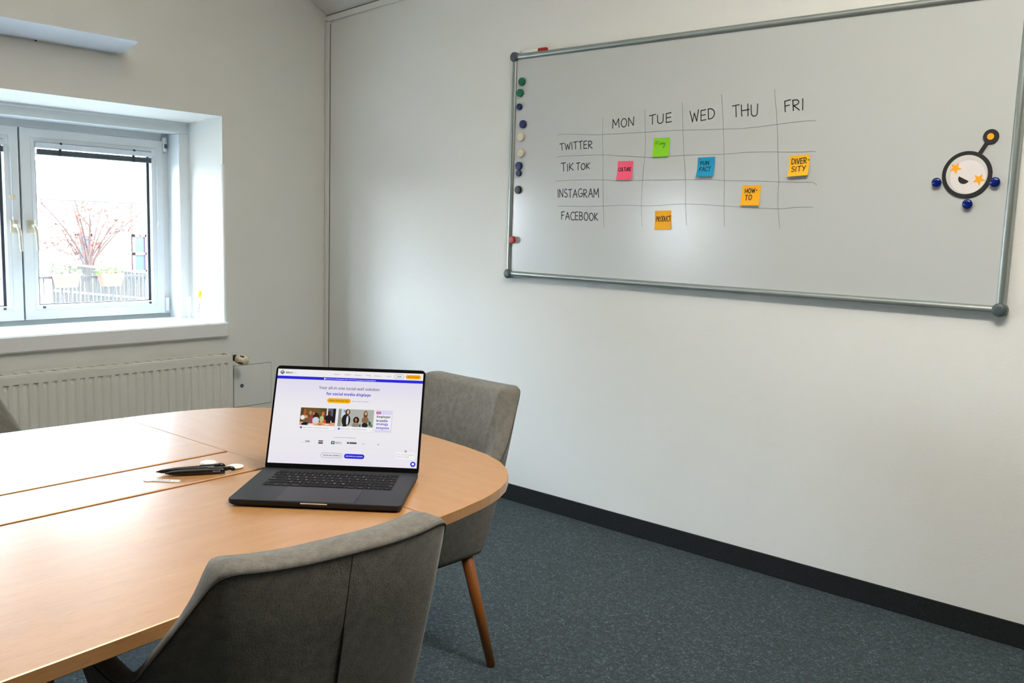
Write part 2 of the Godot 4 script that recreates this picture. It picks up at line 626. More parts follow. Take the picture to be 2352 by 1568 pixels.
func build_room() -> void:
	var zb := 3.6       # wall behind the camera
	var xl := -3.9      # wall on the left
	var s := tool()
	box(s, Vector3(xl - 0.2, -0.2, ZW - 0.5), Vector3(XR + 0.2, 0.0, zb + 0.2))
	struct("floor", s, M.carpet)
	s = tool()
	box(s, Vector3(XR, 0, ZW - 0.02), Vector3(XR + 0.2, 3.6, zb + 0.2))
	struct("wall_right", s, M.wall)
	s = tool()
	box(s, Vector3(xl - 0.2, 0, ZW - 0.5), Vector3(xl, 3.6, zb + 0.2))
	struct("wall_left", s, M.wall_far)
	s = tool()
	box(s, Vector3(xl, 0, zb), Vector3(XR, 3.6, zb + 0.2))
	struct("wall_front", s, M.wall_far)
	# the ceiling: a roof slope that rises from the whiteboard wall, then flat
	s = tool()
	var y0 := 2.464
	var k := 0.059
	var z0 := ZW - 0.02
	var z1 := zb + 0.02
	var xa := XR - (3.4 - y0 - k * (z0 - ZW)) / 0.59
	var xb := XR - (3.4 - y0 - k * (z1 - ZW)) / 0.59
	var e := 0.03
	var low0 := Vector3(XR + e, y0 + k * (z0 - ZW) - 0.59 * e, z0)
	var low1 := Vector3(XR + e, y0 + k * (z1 - ZW) - 0.59 * e, z1)
	var top0 := Vector3(xa, 3.4, z0)
	var top1 := Vector3(xb, 3.4, z1)
	var up := Vector3(0, 0.18, 0)
	quad(s, low0, low1, top1, top0)                      # seen from below
	quad(s, low0 + up, top0 + up, top1 + up, low1 + up)
	quad(s, low0, top0, top0 + up, low0 + up)
	quad(s, low1, low1 + up, top1 + up, top1)
	quad(s, low0, low0 + up, low1 + up, low1)
	var l0 := Vector3(xl - 0.02, 3.4, z0)
	var l1 := Vector3(xl - 0.02, 3.4, z1)
	quad(s, top0, top1, l1, l0)
	quad(s, top0 + up, l0 + up, l1 + up, top1 + up)
	quad(s, top0, l0, l0 + up, top0 + up)
	quad(s, top1, top1 + up, l1 + up, l1)
	quad(s, l0, l1, l1 + up, l0 + up)
	struct("ceiling", s, M.ceiling)
	# the window wall with two deep openings
	s = tool()
	window_wall(s, xl, XR, 3.6)
	struct("wall_back", s, M.wall)
	# cover strips in the corner and under the roof slope
	var t := struct_root("trim_1")
	s = tool()
	cbox(s, Vector3(XR - 0.012, 0.08, ZW + 0.003), Vector3(XR + 0.002, 2.440, ZW + 0.033), 0.002)
	obj("cover_strip", s, M.wall, t)
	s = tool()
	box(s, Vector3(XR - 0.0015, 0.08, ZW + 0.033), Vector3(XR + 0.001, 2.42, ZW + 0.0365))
	obj("joint_line", s, M.gap_shade, t)  # dark strip on the wall, a shadow gap painted rather than cut
	t = struct_root("trim_2")
	s = tool()
	var run := 5.6
	var dy := k * run
	var a := Vector3(XR - 0.012, y0 - 0.034, ZW + 0.003)
	var sec := [Vector3(0, 0, 0), Vector3(0.014, 0, 0), Vector3(0.014, 0.03, 0), Vector3(0, 0.03, 0)]
	for i in 4:
		var p: Vector3 = a + sec[i]
		var q: Vector3 = a + sec[(i + 1) % 4]
		var far := Vector3(0, dy, run)
		quad(s, p, p + far, q + far, q)
	quad(s, a + sec[0], a + sec[1], a + sec[2], a + sec[3])
	obj("cover_strip", s, M.wall, t)
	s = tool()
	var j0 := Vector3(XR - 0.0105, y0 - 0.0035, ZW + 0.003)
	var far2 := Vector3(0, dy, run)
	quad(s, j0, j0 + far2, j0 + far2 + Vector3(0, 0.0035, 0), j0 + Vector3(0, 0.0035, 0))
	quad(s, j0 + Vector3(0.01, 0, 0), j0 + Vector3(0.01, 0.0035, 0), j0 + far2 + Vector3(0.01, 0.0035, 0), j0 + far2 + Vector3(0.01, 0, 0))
	obj("joint_line", s, M.gap_shade, t)  # shade of the upper gap, put in as dark faces
	# carpet skirting
	s = tool()
	cbox(s, Vector3(XR - 0.009, 0.0, ZW + 0.01), Vector3(XR, 0.0815, zb), 0.002)
	struct("baseboard_right", s, M.skirting)
	s = tool()
	cbox(s, Vector3(xl, 0.0, ZW), Vector3(XR - 0.009, 0.0815, ZW + 0.009), 0.002)
	struct("baseboard_back", s, M.skirting)

# openings: [x0, x1] at the room side, y from the sill to the lintel; the sides splay and the lintel drops towards the frame
const OPENINGS := [[0.893, 2.583], [-1.95, -0.26]]
const SILL_Y := 0.785
const HEAD_Y := 1.843

func window_wall(s: SurfaceTool, xl: float, xr: float, h: float) -> void:
	var zi := ZW
	var zo := ZW - 0.50
	var zf := ZW - 0.26
	var list := OPENINGS.duplicate()
	list.sort_custom(func(p, q): return p[0] < q[0])
	var x := xl - 0.02
	for o in list:
		var rr := 0.02      # the plaster corner is rounded up to y = 1.60, sharp above
		var yr := 1.60
		for f in [[zi, 1.0], [zo, -1.0]]:
			var z: float = f[0]
			var fx0: float = o[0] if f[1] > 0 else o[0] + 0.038
			var fx1: float = o[1] if f[1] > 0 else o[1] - 0.038
			var hy: float = HEAD_Y if f[1] > 0 else HEAD_Y - 0.025
			face_z(s, x, 0.0, fx0 if f[1] < 0 else fx0 - rr, h, z, f[1])
			if f[1] > 0:
				face_z(s, fx0 - rr, 0.0, fx0, SILL_Y - 0.05, z, 1.0)
				face_z(s, fx0 - rr, yr, fx0, h, z, 1.0)
			face_z(s, fx0, hy, fx1, h, z, f[1])
			face_z(s, fx0, 0.0, fx1, SILL_Y - 0.05, z, f[1])
		# rounded corner beads, sharp above
		for side in [0, 1]:
			var ex: float = o[side]
			var dirx := -1.0 if side == 0 else 1.0     # towards the wall face
			var inx := ex - dirx * 0.038
			var ring := []
			for k in 7:
				var ang := PI / 2 * k / 6.0
				ring.append(Vector2(ex + dirx * rr * (1.0 - sin(ang)), zi - rr * (1.0 - cos(ang))))
			ring.append(Vector2(inx, zf))
			ring.append(Vector2(inx, zo))
			for k in ring.size() - 1:
				var p: Vector2 = ring[k]
				var q: Vector2 = ring[k + 1]
				if side == 0:
					quad(s, Vector3(q.x, SILL_Y - 0.05, q.y), Vector3(p.x, SILL_Y - 0.05, p.y), Vector3(p.x, yr, p.y), Vector3(q.x, yr, q.y))
				else:
					quad(s, Vector3(p.x, SILL_Y - 0.05, p.y), Vector3(q.x, SILL_Y - 0.05, q.y), Vector3(q.x, yr, q.y), Vector3(p.x, yr, p.y))
				if k < 6:   # the step where the bead ends
					tri(s, Vector3(ex, yr, zi), Vector3(p.x, yr, p.y), Vector3(q.x, yr, q.y))
			var sharp := [Vector2(ex, zi), Vector2(ex, zi - rr), Vector2(inx, zf), Vector2(inx, zo)]
			for k in 3:
				var p: Vector2 = sharp[k]
				var q: Vector2 = sharp[k + 1]
				if side == 0:
					quad(s, Vector3(q.x, yr, q.y), Vector3(p.x, yr, p.y), Vector3(p.x, HEAD_Y, p.y), Vector3(q.x, HEAD_Y, q.y))
				else:
					quad(s, Vector3(p.x, yr, p.y), Vector3(q.x, yr, q.y), Vector3(q.x, HEAD_Y, q.y), Vector3(p.x, HEAD_Y, p.y))
		# lintel and the wall under the sill
		var hd := HEAD_Y - 0.025
		quad(s, Vector3(o[0], HEAD_Y, zi), Vector3(o[0], hd, zf), Vector3(o[1], hd, zf), Vector3(o[1], HEAD_Y, zi))
		quad(s, Vector3(o[0], hd, zf), Vector3(o[0], hd, zo), Vector3(o[1], hd, zo), Vector3(o[1], hd, zf))
		quad(s, Vector3(o[0] - rr, SILL_Y - 0.05, zi), Vector3(o[1] + rr, SILL_Y - 0.05, zi), Vector3(o[1] + rr, SILL_Y - 0.05, zo), Vector3(o[0] - rr, SILL_Y - 0.05, zo))
		# the strip of wall face beside the bead
		face_z(s, o[1], 0.0, o[1] + rr, SILL_Y - 0.05, zi, 1.0)
		face_z(s, o[1], yr, o[1] + rr, h, zi, 1.0)
		x = o[1] + rr
		face_z(s, o[1] - 0.038, 0.0, o[1] + rr, h, zo, -1.0)
	face_z(s, x, 0.0, xr + 0.02, h, zi, 1.0)
	face_z(s, x, 0.0, xr + 0.02, h, zo, -1.0)
	quad(s, Vector3(xl, h, zi), Vector3(xr, h, zi), Vector3(xr, h, zo), Vector3(xl, h, zo))

func face_z(s: SurfaceTool, x0: float, y0: float, x1: float, y1: float, z: float, out: float) -> void:
	if out > 0:
		quad(s, Vector3(x0, y0, z), Vector3(x1, y0, z), Vector3(x1, y1, z), Vector3(x0, y1, z))
	else:
		quad(s, Vector3(x1, y0, z), Vector3(x0, y0, z), Vector3(x0, y1, z), Vector3(x1, y1, z))

# ---------------------------------------------------------------- windows
func build_windows() -> void:
	var glass := mat("window glass", Color(1, 1, 1, 0.04), 0.0)
	glass.transparency = BaseMaterial3D.TRANSPARENCY_ALPHA
	M.glass = glass
	for i in OPENINGS.size():
		window_unit("window_%d" % (i + 1), OPENINGS[i], i == 0)

func window_unit(called: String, o: Array, seen: bool) -> void:
	var w := struct_root(called)
	var x0: float = o[0] + 0.038
	var x1: float = o[1] - 0.038
	var head := HEAD_Y - 0.025
	var zc := ZW - 0.26        # front of the casing
	var zs := ZW - 0.37        # front of the sashes
	var ix0 := x0 + 0.058
	var ix1 := x1 - 0.058
	var iy := head - 0.059
	# casing: two jambs and a head that line the recess back to the sashes
	var s := tool()
	cbox(s, Vector3(x0 - 0.01, head - 0.059, zc - 0.16), Vector3(x1 + 0.01, head + 0.01, zc), 0.003)
	obj("casing_head", s, M.pvc, w)
	for p in [[x0 - 0.01, ix0], [ix1, x1 + 0.01]]:
		s = tool()
		cbox(s, Vector3(p[0], SILL_Y - 0.02, zc - 0.16), Vector3(p[1], head - 0.0592, zc), 0.003)
		obj("casing_jamb", s, M.pvc, w)
	for p in [[x0 - 0.008, x0 + 0.007], [x1 - 0.007, x1 + 0.008]]:   # thin cover bead against the plaster
		s = tool()
		cbox(s, Vector3(p[0], SILL_Y, zc), Vector3(p[1], head - 0.004, zc + 0.005), 0.002)
		obj("cover_bead", s, M.pvc, w)
	s = tool()
	cbox(s, Vector3(x0 + 0.0071, head - 0.014, zc), Vector3(x1 - 0.0071, head + 0.004, zc + 0.005), 0.002)
	obj("cover_bead", s, M.pvc, w)
	# sill board, deep and thick, a little wider than the opening
	s = tool()
	cbox(s, Vector3(o[0] - 0.012, 0.706, ZW - 0.004), Vector3(o[1] + 0.010, SILL_Y - 0.003, ZW + 0.040), 0.007)
	box(s, Vector3(o[0] - 0.002, 0.735, ZW - 0.36), Vector3(o[1] + 0.002, SILL_Y - 0.003, ZW - 0.004))
	var sill := obj("window_sill", s, M.sill, w)
	sill.set_meta("label", "thick white window sill board")
	# dark threshold below the sashes
	s = tool()
	box(s, Vector3(ix0, SILL_Y - 0.02, zs - 0.06), Vector3(ix1, SILL_Y + 0.016, zs - 0.008))
	obj("threshold", s, M.threshold, w)
	# fixed frame behind the sashes
	s = tool()
	box(s, Vector3(ix0, iy - 0.035, zs - 0.08), Vector3(ix1, iy + 0.01, zs - 0.012))
	for p in [[ix0 - 0.002, ix0 + 0.03], [ix1 - 0.03, ix1 + 0.002]]:
		box(s, Vector3(p[0], SILL_Y, zs - 0.08), Vector3(p[1], iy - 0.0352, zs - 0.012))
	obj("fixed_frame", s, M.pvc, w)
	var mid := (x0 + x1) / 2.0
	for k in 2:
		var a := ix0 + 0.030 if k == 0 else mid + 0.004
		var b := mid - 0.004 if k == 0 else ix1 - 0.030
		sash(w, a, b, 0.804, 1.722, zs, k, seen)
	s = tool()
	box(s, Vector3(mid - 0.004, 0.806, zs - 0.055), Vector3(mid + 0.004, 1.720, zs - 0.02))
	obj("meeting_seal", s, M.gasket, w)

func sash(w: Node3D, x0: float, x1: float, y0: float, y1: float, zs: float, k: int, seen: bool) -> void:
	var gx0 := x0 + 0.070
	var gx1 := x1 - 0.070
	var gy0 := y0 + 0.070
	var gy1 := y1 - 0.066
	# outer frame profile, mitred
	var s := tool()
	var outer := [Vector2(x0, y0), Vector2(x1, y0), Vector2(x1, y1), Vector2(x0, y1)]
	var steps := [[0.0, -0.06], [0.0, -0.004], [0.004, 0.0], [0.044, 0.0], [0.0455, -0.002], [0.047, 0.0], [0.064, -0.004], [0.070, -0.018], [0.070, -0.06]]
	for side in 4:
		var a: Vector2 = outer[side]
		var b: Vector2 = outer[(side + 1) % 4]
		for i in steps.size() - 1:
			var p0 := inset(outer, side, steps[i][0], y1, gy1)
			var p1 := inset(outer, (side + 1) % 4, steps[i][0], y1, gy1)
			var q0 := inset(outer, side, steps[i + 1][0], y1, gy1)
			var q1 := inset(outer, (side + 1) % 4, steps[i + 1][0], y1, gy1)
			quad(s, Vector3(p0.x, p0.y, zs + steps[i][1]), Vector3(p1.x, p1.y, zs + steps[i][1]), Vector3(q1.x, q1.y, zs + steps[i + 1][1]), Vector3(q0.x, q0.y, zs + steps[i + 1][1]))
	var fr := obj("sash", s, M.pvc, w)
	# seal round the pane, dark, and the pane
	s = tool()
	for f in [[gx0, gy0, gx0 + 0.005, gy1], [gx1 - 0.013, gy0, gx1, gy1], [gx0, gy0, gx1, gy0 + 0.004], [gx0, gy1 - 0.006, gx1, gy1]]:
		box(s, Vector3(f[0], f[1], zs - 0.034), Vector3(f[2], f[3], zs - 0.022))
	obj("pane_seal", s, M.gasket, fr)
	s = tool()
	box(s, Vector3(gx0, gy0, zs - 0.048), Vector3(gx1, gy1, zs - 0.044))
	obj("glass_pane", s, M.glass, fr)
	# small drainage and guide clips on the bottom rail
	for x in [gx0 + 0.016, gx1 - 0.016]:
		s = tool()
		cbox(s, Vector3(x - 0.006, gy0 - 0.016, zs - 0.004), Vector3(x + 0.006, gy0 - 0.004, zs + 0.003), 0.001)
		obj("blind_clip", s, M.blind, fr)
	if not seen:
		return
	# handle: plate and lever
	var hx := x1 - 0.034 if k == 0 else x0 + 0.034
	s = tool()
	cbox(s, Vector3(hx - 0.0165, 1.222, zs), Vector3(hx + 0.0165, 1.286, zs + 0.009), 0.002)
	var plate := obj("handle_plate", s, M.brass, fr)
	plate.set_meta("label", "brushed brass handle plate")
	s = tool(true)
	var dx := 0.012
	tube(s, catmull([Vector3(hx, 1.258, zs + 0.006), Vector3(hx, 1.258, zs + 0.030), Vector3(hx + dx * 0.3, 1.252, zs + 0.044), Vector3(hx + dx * 0.8, 1.225, zs + 0.048), Vector3(hx + dx, 1.18, zs + 0.046), Vector3(hx + dx * 1.2, 1.138, zs + 0.046)], 5), 0.0095, 0.0065, 12)
	obj("handle_lever", s, M.brass, fr)
	if k == 0:   # a cover button above the handle
		s = tool(true)
		lathe(s, [Vector2(0.0, 0.0), Vector2(0.0135, 0.0), Vector2(0.0135, 0.003), Vector2(0.011, 0.005), Vector2(0.0, 0.006)], 20, Transform3D(Basis(Vector3.RIGHT, PI / 2), Vector3(hx - 0.002, 1.392, zs)))
		obj("cover_button", s, M.cream, fr)
	else:        # hinges at the outer edge
		for y in [1.665, 0.815]:
			s = tool()
			cbox(s, Vector3(x1 - 0.002, y, zs - 0.012), Vector3(x1 + 0.016, y + 0.075, zs + 0.012), 0.003)
			obj("hinge_cover", s, M.pvc, fr)
		s = tool()
		box(s, Vector3(x1 + 0.001, 1.683, zs + 0.0), Vector3(x1 + 0.0165, 1.705, zs + 0.0135))
		obj("hinge_barrel", s, M.blind, fr)

func inset(o: Array, corner: int, d: float, y1: float, gy1: float) -> Vector2:
	var p: Vector2 = o[corner]
	var dx := d if corner in [0, 3] else -d
	var dy := d if corner in [0, 1] else -d * (y1 - gy1) / 0.070
	return p + Vector2(dx, dy)

# ---------------------------------------------------------------- outside the windows
func build_outside() -> void:
	var white := mat("white render facade", rgb8(232, 228, 222), 0.9)
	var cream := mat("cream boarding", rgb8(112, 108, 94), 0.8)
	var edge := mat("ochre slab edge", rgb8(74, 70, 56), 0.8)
	var brown := mat("brown window wood", rgb8(84, 44, 34), 0.6)
	var blue := mat("blue window pane", rgb8(48, 62, 100), 0.15)
	var pipe := mat("zinc downpipe", rgb8(74, 84, 90), 0.5)
	var brick := mat("old red brick", rgb8(96, 48, 40), 0.9)
	var iron := mat("railing iron", rgb8(20, 19, 17), 0.6)
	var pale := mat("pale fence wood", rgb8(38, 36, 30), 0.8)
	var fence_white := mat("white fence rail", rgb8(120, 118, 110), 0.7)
	var terra := mat("terracotta", rgb8(108, 56, 42), 0.8)
	var stone := mat("courtyard stone", rgb8(120, 118, 112), 0.95)
	var bark := mat("tree bark", rgb8(84, 60, 50), 0.9)
	var leaf_o := mat("autumn leaf", rgb8(100, 44, 24), 0.7)
	var leaf_g := mat("green leaf", rgb8(72, 98, 34), 0.7)
	var petal := mat("white petal", rgb8(240, 240, 232), 0.7)
	leaf_o.backlight_enabled = true
	leaf_o.backlight = Color(0.2, 0.09, 0.05)
	leaf_g.backlight_enabled = true
	leaf_g.backlight = Color(0.1, 0.16, 0.04)

	var s := tool()
	box(s, Vector3(-14, -1.3, -18.5), Vector3(24, -1.1, ZW - 0.5))
	var g := struct("ground", s, stone)
	g.set_meta("label", "pale stone courtyard outside the windows")

	# house across the court
	var h := thing("opposite_house", "bright white house front across the court, seen through the window", "building", Vector3(7.0, -1.1, -17.0))
	s = tool()
	box(s, Vector3(-17, 0, -0.4), Vector3(15, 6.2, 0))
	obj("house_wall", s, white, h)
	for p in [[0.48, 1.34, 0.31, 0.74], [1.55, 1.34, 0.31, 0.74], [-3.2, 1.34, 0.31, 0.74]]:
		var cx: float = p[0]
		var y0: float = p[1]
		s = tool()
		var hw: float = p[2] / 2.0
		for f in [[cx - hw, y0, cx - hw + 0.055, y0 + p[3]], [cx + hw - 0.055, y0, cx + hw, y0 + p[3]], [cx - hw, y0 + p[3] - 0.05, cx + hw, y0 + p[3]], [cx - hw, y0, cx + hw, y0 + 0.05], [cx - hw, y0 + 0.34, cx + hw, y0 + 0.39]]:
			box(s, Vector3(f[0], f[1], 0.0), Vector3(f[2], f[3], 0.05))
		var fr := obj("house_window", s, brown, h)
		for q in [[y0 + 0.05, y0 + 0.34], [y0 + 0.39, y0 + p[3] - 0.05]]:
			s = tool()
			box(s, Vector3(cx - hw + 0.055, q[0], 0.0), Vector3(cx + hw - 0.055, q[1], 0.02))
			obj("pane", s, blue, fr)
	# a strip where the render has fallen off and the bricks show
	var rng := RandomNumberGenerator.new()
	rng.seed = 8
	s = tool()
	box(s, Vector3(-0.10, -0.032, -0.03), Vector3(0.10, 0.032, 0.03))
	s.generate_normals()
	var brick_mesh := s.commit()
	brick_mesh.surface_set_material(0, brick)
	for k in 14:
		var y := 1.45 + k * 0.088
		if rng.randf() < 0.78:
			same("brick", brick_mesh, Transform3D(Basis.IDENTITY.scaled(Vector3(rng.randf_range(0.3, 0.5), 1, 1)), Vector3(1.385 + rng.randf_range(-0.012, 0.012), y, 0.0)), h)
	var dp := thing("downpipe", "grey zinc downpipe on the white house front across the court", "pipe", Vector3(8.3, -1.1, -16.92))
	s = tool(true)
	tube(s, [Vector3(0, 0, 0), Vector3(0, 2.75, 0)], 0.05, -1, 12)
	obj("pipe_run", s, pipe, dp)
	for y in [0.6, 1.7, 2.6]:
		s = tool(true)
		tube(s, [Vector3(0, y, 0), Vector3(0, y + 0.05, 0)], 0.06, -1, 12)
		obj("pipe_clamp", s, pipe, dp)

	# boarded balcony front above, on a post
	var bal := thing("balcony_front", "pale cream boarded balcony front across the court, on a slim post", "balcony", Vector3(4.4, 1.52, -13.0))
	var boards := 26
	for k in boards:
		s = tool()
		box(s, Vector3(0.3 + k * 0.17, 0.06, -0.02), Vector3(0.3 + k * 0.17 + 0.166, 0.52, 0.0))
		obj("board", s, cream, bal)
	s = tool()
	box(s, Vector3(0.2, 0.0, -1.2), Vector3(4.9, 0.06, 0.03))
	obj("balcony_floor", s, edge, bal)
	s = tool()
	box(s, Vector3(0.2, 0.56, -0.05), Vector3(4.9, 0.60, 0.03))
	obj("balcony_rail", s, cream, bal)
	s = tool()
	box(s, Vector3(0.62, -2.62, -0.10), Vector3(0.72, 0.0, 0.0))
	obj("balcony_post", s, cream, bal)

	# iron railing with hanging flower boxes
	var rail := thing("iron_railing", "dark iron balcony railing outside, carrying the flower boxes", "railing", Vector3(4.3, -0.55, -12.0))
	s = tool()
	box(s, Vector3(-1.6, 1.045, -0.02), Vector3(3.4, 1.075, 0.02))
	obj("top_rail", s, iron, rail)
	s = tool()
	box(s, Vector3(-1.6, 0.08, -0.015), Vector3(3.4, 0.105, 0.015))
	obj("bottom_rail", s, iron, rail)
	var bar := tool(true)
	tube(bar, [Vector3(0, 0.1, 0), Vector3(0, 1.05, 0)], 0.0085, -1, 6)
	bar.generate_normals()
	var bar_mesh := bar.commit()
	bar_mesh.surface_set_material(0, iron)
	for k in 44:
		same("bar", bar_mesh, Transform3D(Basis.IDENTITY, Vector3(-1.55 + k * 0.112, 0, 0)), rail)
	s = tool()
	box(s, Vector3(-1.7, -0.30, -0.9), Vector3(3.6, 0.0, 0.3))
	obj("terrace_slab", s, stone, rail)
	var specs := [[5.0, "left-hand terracotta flower box full of white blossom on the railing", petal, 0.26], [5.575, "right-hand terracotta flower box with low green leaves on the railing", leaf_g, 0.09]]
	for i in 2:
		var f := thing("flower_box", specs[i][1], "planter", Vector3(specs[i][0], 0.39, -11.88), 0.0, "flower boxes on the railing")
		s = tool()
		var lo := round_rect(-0.125, -0.06, 0.125, 0.06, 0.03, 4)
		var hi := round_rect(-0.155, -0.085, 0.155, 0.085, 0.03, 4)
		var n := lo.size()
		for k in n:
			var a := lo[k]; var b := lo[(k + 1) % n]; var c := hi[(k + 1) % n]; var d := hi[k]
			quad(s, Vector3(a.x, 0, -a.y), Vector3(b.x, 0, -b.y), Vector3(c.x, 0.15, -c.y), Vector3(d.x, 0.15, -d.y))
		slab(s, hi, 0.148, 0.17, lying(0.0))
		obj("pot", s, terra, f)
		s = tool()
		for k in 90 if i == 0 else 60:
			var p := Vector3(rng.randf_range(-0.19, 0.19), 0.16 + rng.randf() * specs[i][3], rng.randf_range(-0.1, 0.1))
			var sz := rng.randf_range(0.018, 0.042) if i == 0 else rng.randf_range(0.02, 0.05)
			leaf(s, p, sz, rng)
		var bl := obj("blossom" if i == 0 else "leaves", s, specs[i][2], f)
		bl.set_meta("kind", "stuff")
		if i == 0:
			s = tool()
			for k in 60:
				leaf(s, Vector3(rng.randf_range(-0.17, 0.17), 0.15 + rng.randf() * 0.15, rng.randf_range(-0.08, 0.08)), 0.03, rng)
			var lv := obj("leaves", s, leaf_g, f)
			lv.set_meta("kind", "stuff")

	# sloping picket fence behind the railing
	var fe := thing("picket_fence", "pale wooden picket fence with a sloping top behind the iron railing", "fence", Vector3(5.9, -1.1, -14.0))
	s = tool()
	box(s, Vector3(-0.022, 0, -0.01), Vector3(0.022, 1.0, 0.01))
	s.generate_normals()
	var picket := s.commit()
	picket.surface_set_material(0, pale)
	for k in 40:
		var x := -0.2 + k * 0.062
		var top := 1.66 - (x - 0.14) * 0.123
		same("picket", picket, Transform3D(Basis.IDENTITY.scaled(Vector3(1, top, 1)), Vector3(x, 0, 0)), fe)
	for d in [0.0, -0.42, -0.8]:
		s = tool()
		var a := Vector3(-0.25, 1.66 + 0.39 * 0.123 + d, 0.012)
		var b := Vector3(2.3, 1.66 - 2.16 * 0.123 + d, 0.012)
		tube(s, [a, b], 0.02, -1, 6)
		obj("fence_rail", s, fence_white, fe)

	# bare autumn tree
	var tr := thing("autumn_tree", "thin bare tree with a few orange autumn leaves in front of the white house", "tree", Vector3(6.55, -1.1, -14.9))
	s = tool(true)
	var tips := []
	tube(s, catmull([Vector3(0.1, 0, 0), Vector3(0.05, 1.1, 0.0), Vector3(0.12, 1.75, 0.05)], 4), 0.045, 0.025, 8)
	for k in 16:
		var a := rng.randf_range(-1.1, 1.1)
		var base := Vector3(0.08 + rng.randf_range(-0.03, 0.03), rng.randf_range(1.2, 1.8), 0.0)
		var dir := Vector3(sin(a) * 0.9, 1.0, rng.randf_range(-0.4, 0.4)).normalized()
		var l := rng.randf_range(0.6, 1.5)
		var pts := [base, base + dir * l * 0.5 + Vector3(0, 0.05, 0), base + dir * l + Vector3(sin(a) * 0.1, 0.0, 0)]
		tube(s, catmull(pts, 3), 0.018, 0.007, 5, false)
		for q in 3:
			var b0: Vector3 = pts[1].lerp(pts[2], rng.randf())
			var b1 := b0 + Vector3(rng.randf_range(-0.35, 0.35), rng.randf_range(0.05, 0.4), rng.randf_range(-0.2, 0.2))
			tube(s, [b0, b1], 0.008, 0.004, 4, false)
			tips.append(b1)
			tips.append(b0.lerp(b1, 0.5))
	obj("trunk_and_branches", s, bark, tr)
	s = tool()
	for p in tips:
		for q in 5:
			leaf(s, p + Vector3(rng.randf_range(-0.14, 0.14), rng.randf_range(-0.14, 0.14), rng.randf_range(-0.12, 0.12)), rng.randf_range(0.022, 0.045), rng)
	for q in 420:
		var a := rng.randf() * TAU
		var e := sqrt(rng.randf())
		leaf(s, Vector3(-0.05 + cos(a) * e * 0.85, 2.05 + sin(a) * e * 0.85, rng.randf_range(-0.4, 0.3)), rng.randf_range(0.014, 0.034), rng)
	var lf := obj("autumn_leaves", s, leaf_o, tr)
	lf.set_meta("kind", "stuff")

func leaf(s: SurfaceTool, p: Vector3, size: float, rng: RandomNumberGenerator) -> void:
	var b := Basis.from_euler(Vector3(rng.randf() * TAU, rng.randf() * TAU, rng.randf() * TAU)).scaled(Vector3.ONE * size)
	quad(s, p + b * Vector3(-1, 0, 0), p + b * Vector3(0, -0.6, 0.15), p + b * Vector3(1, 0, 0), p + b * Vector3(0, 0.6, 0.15))

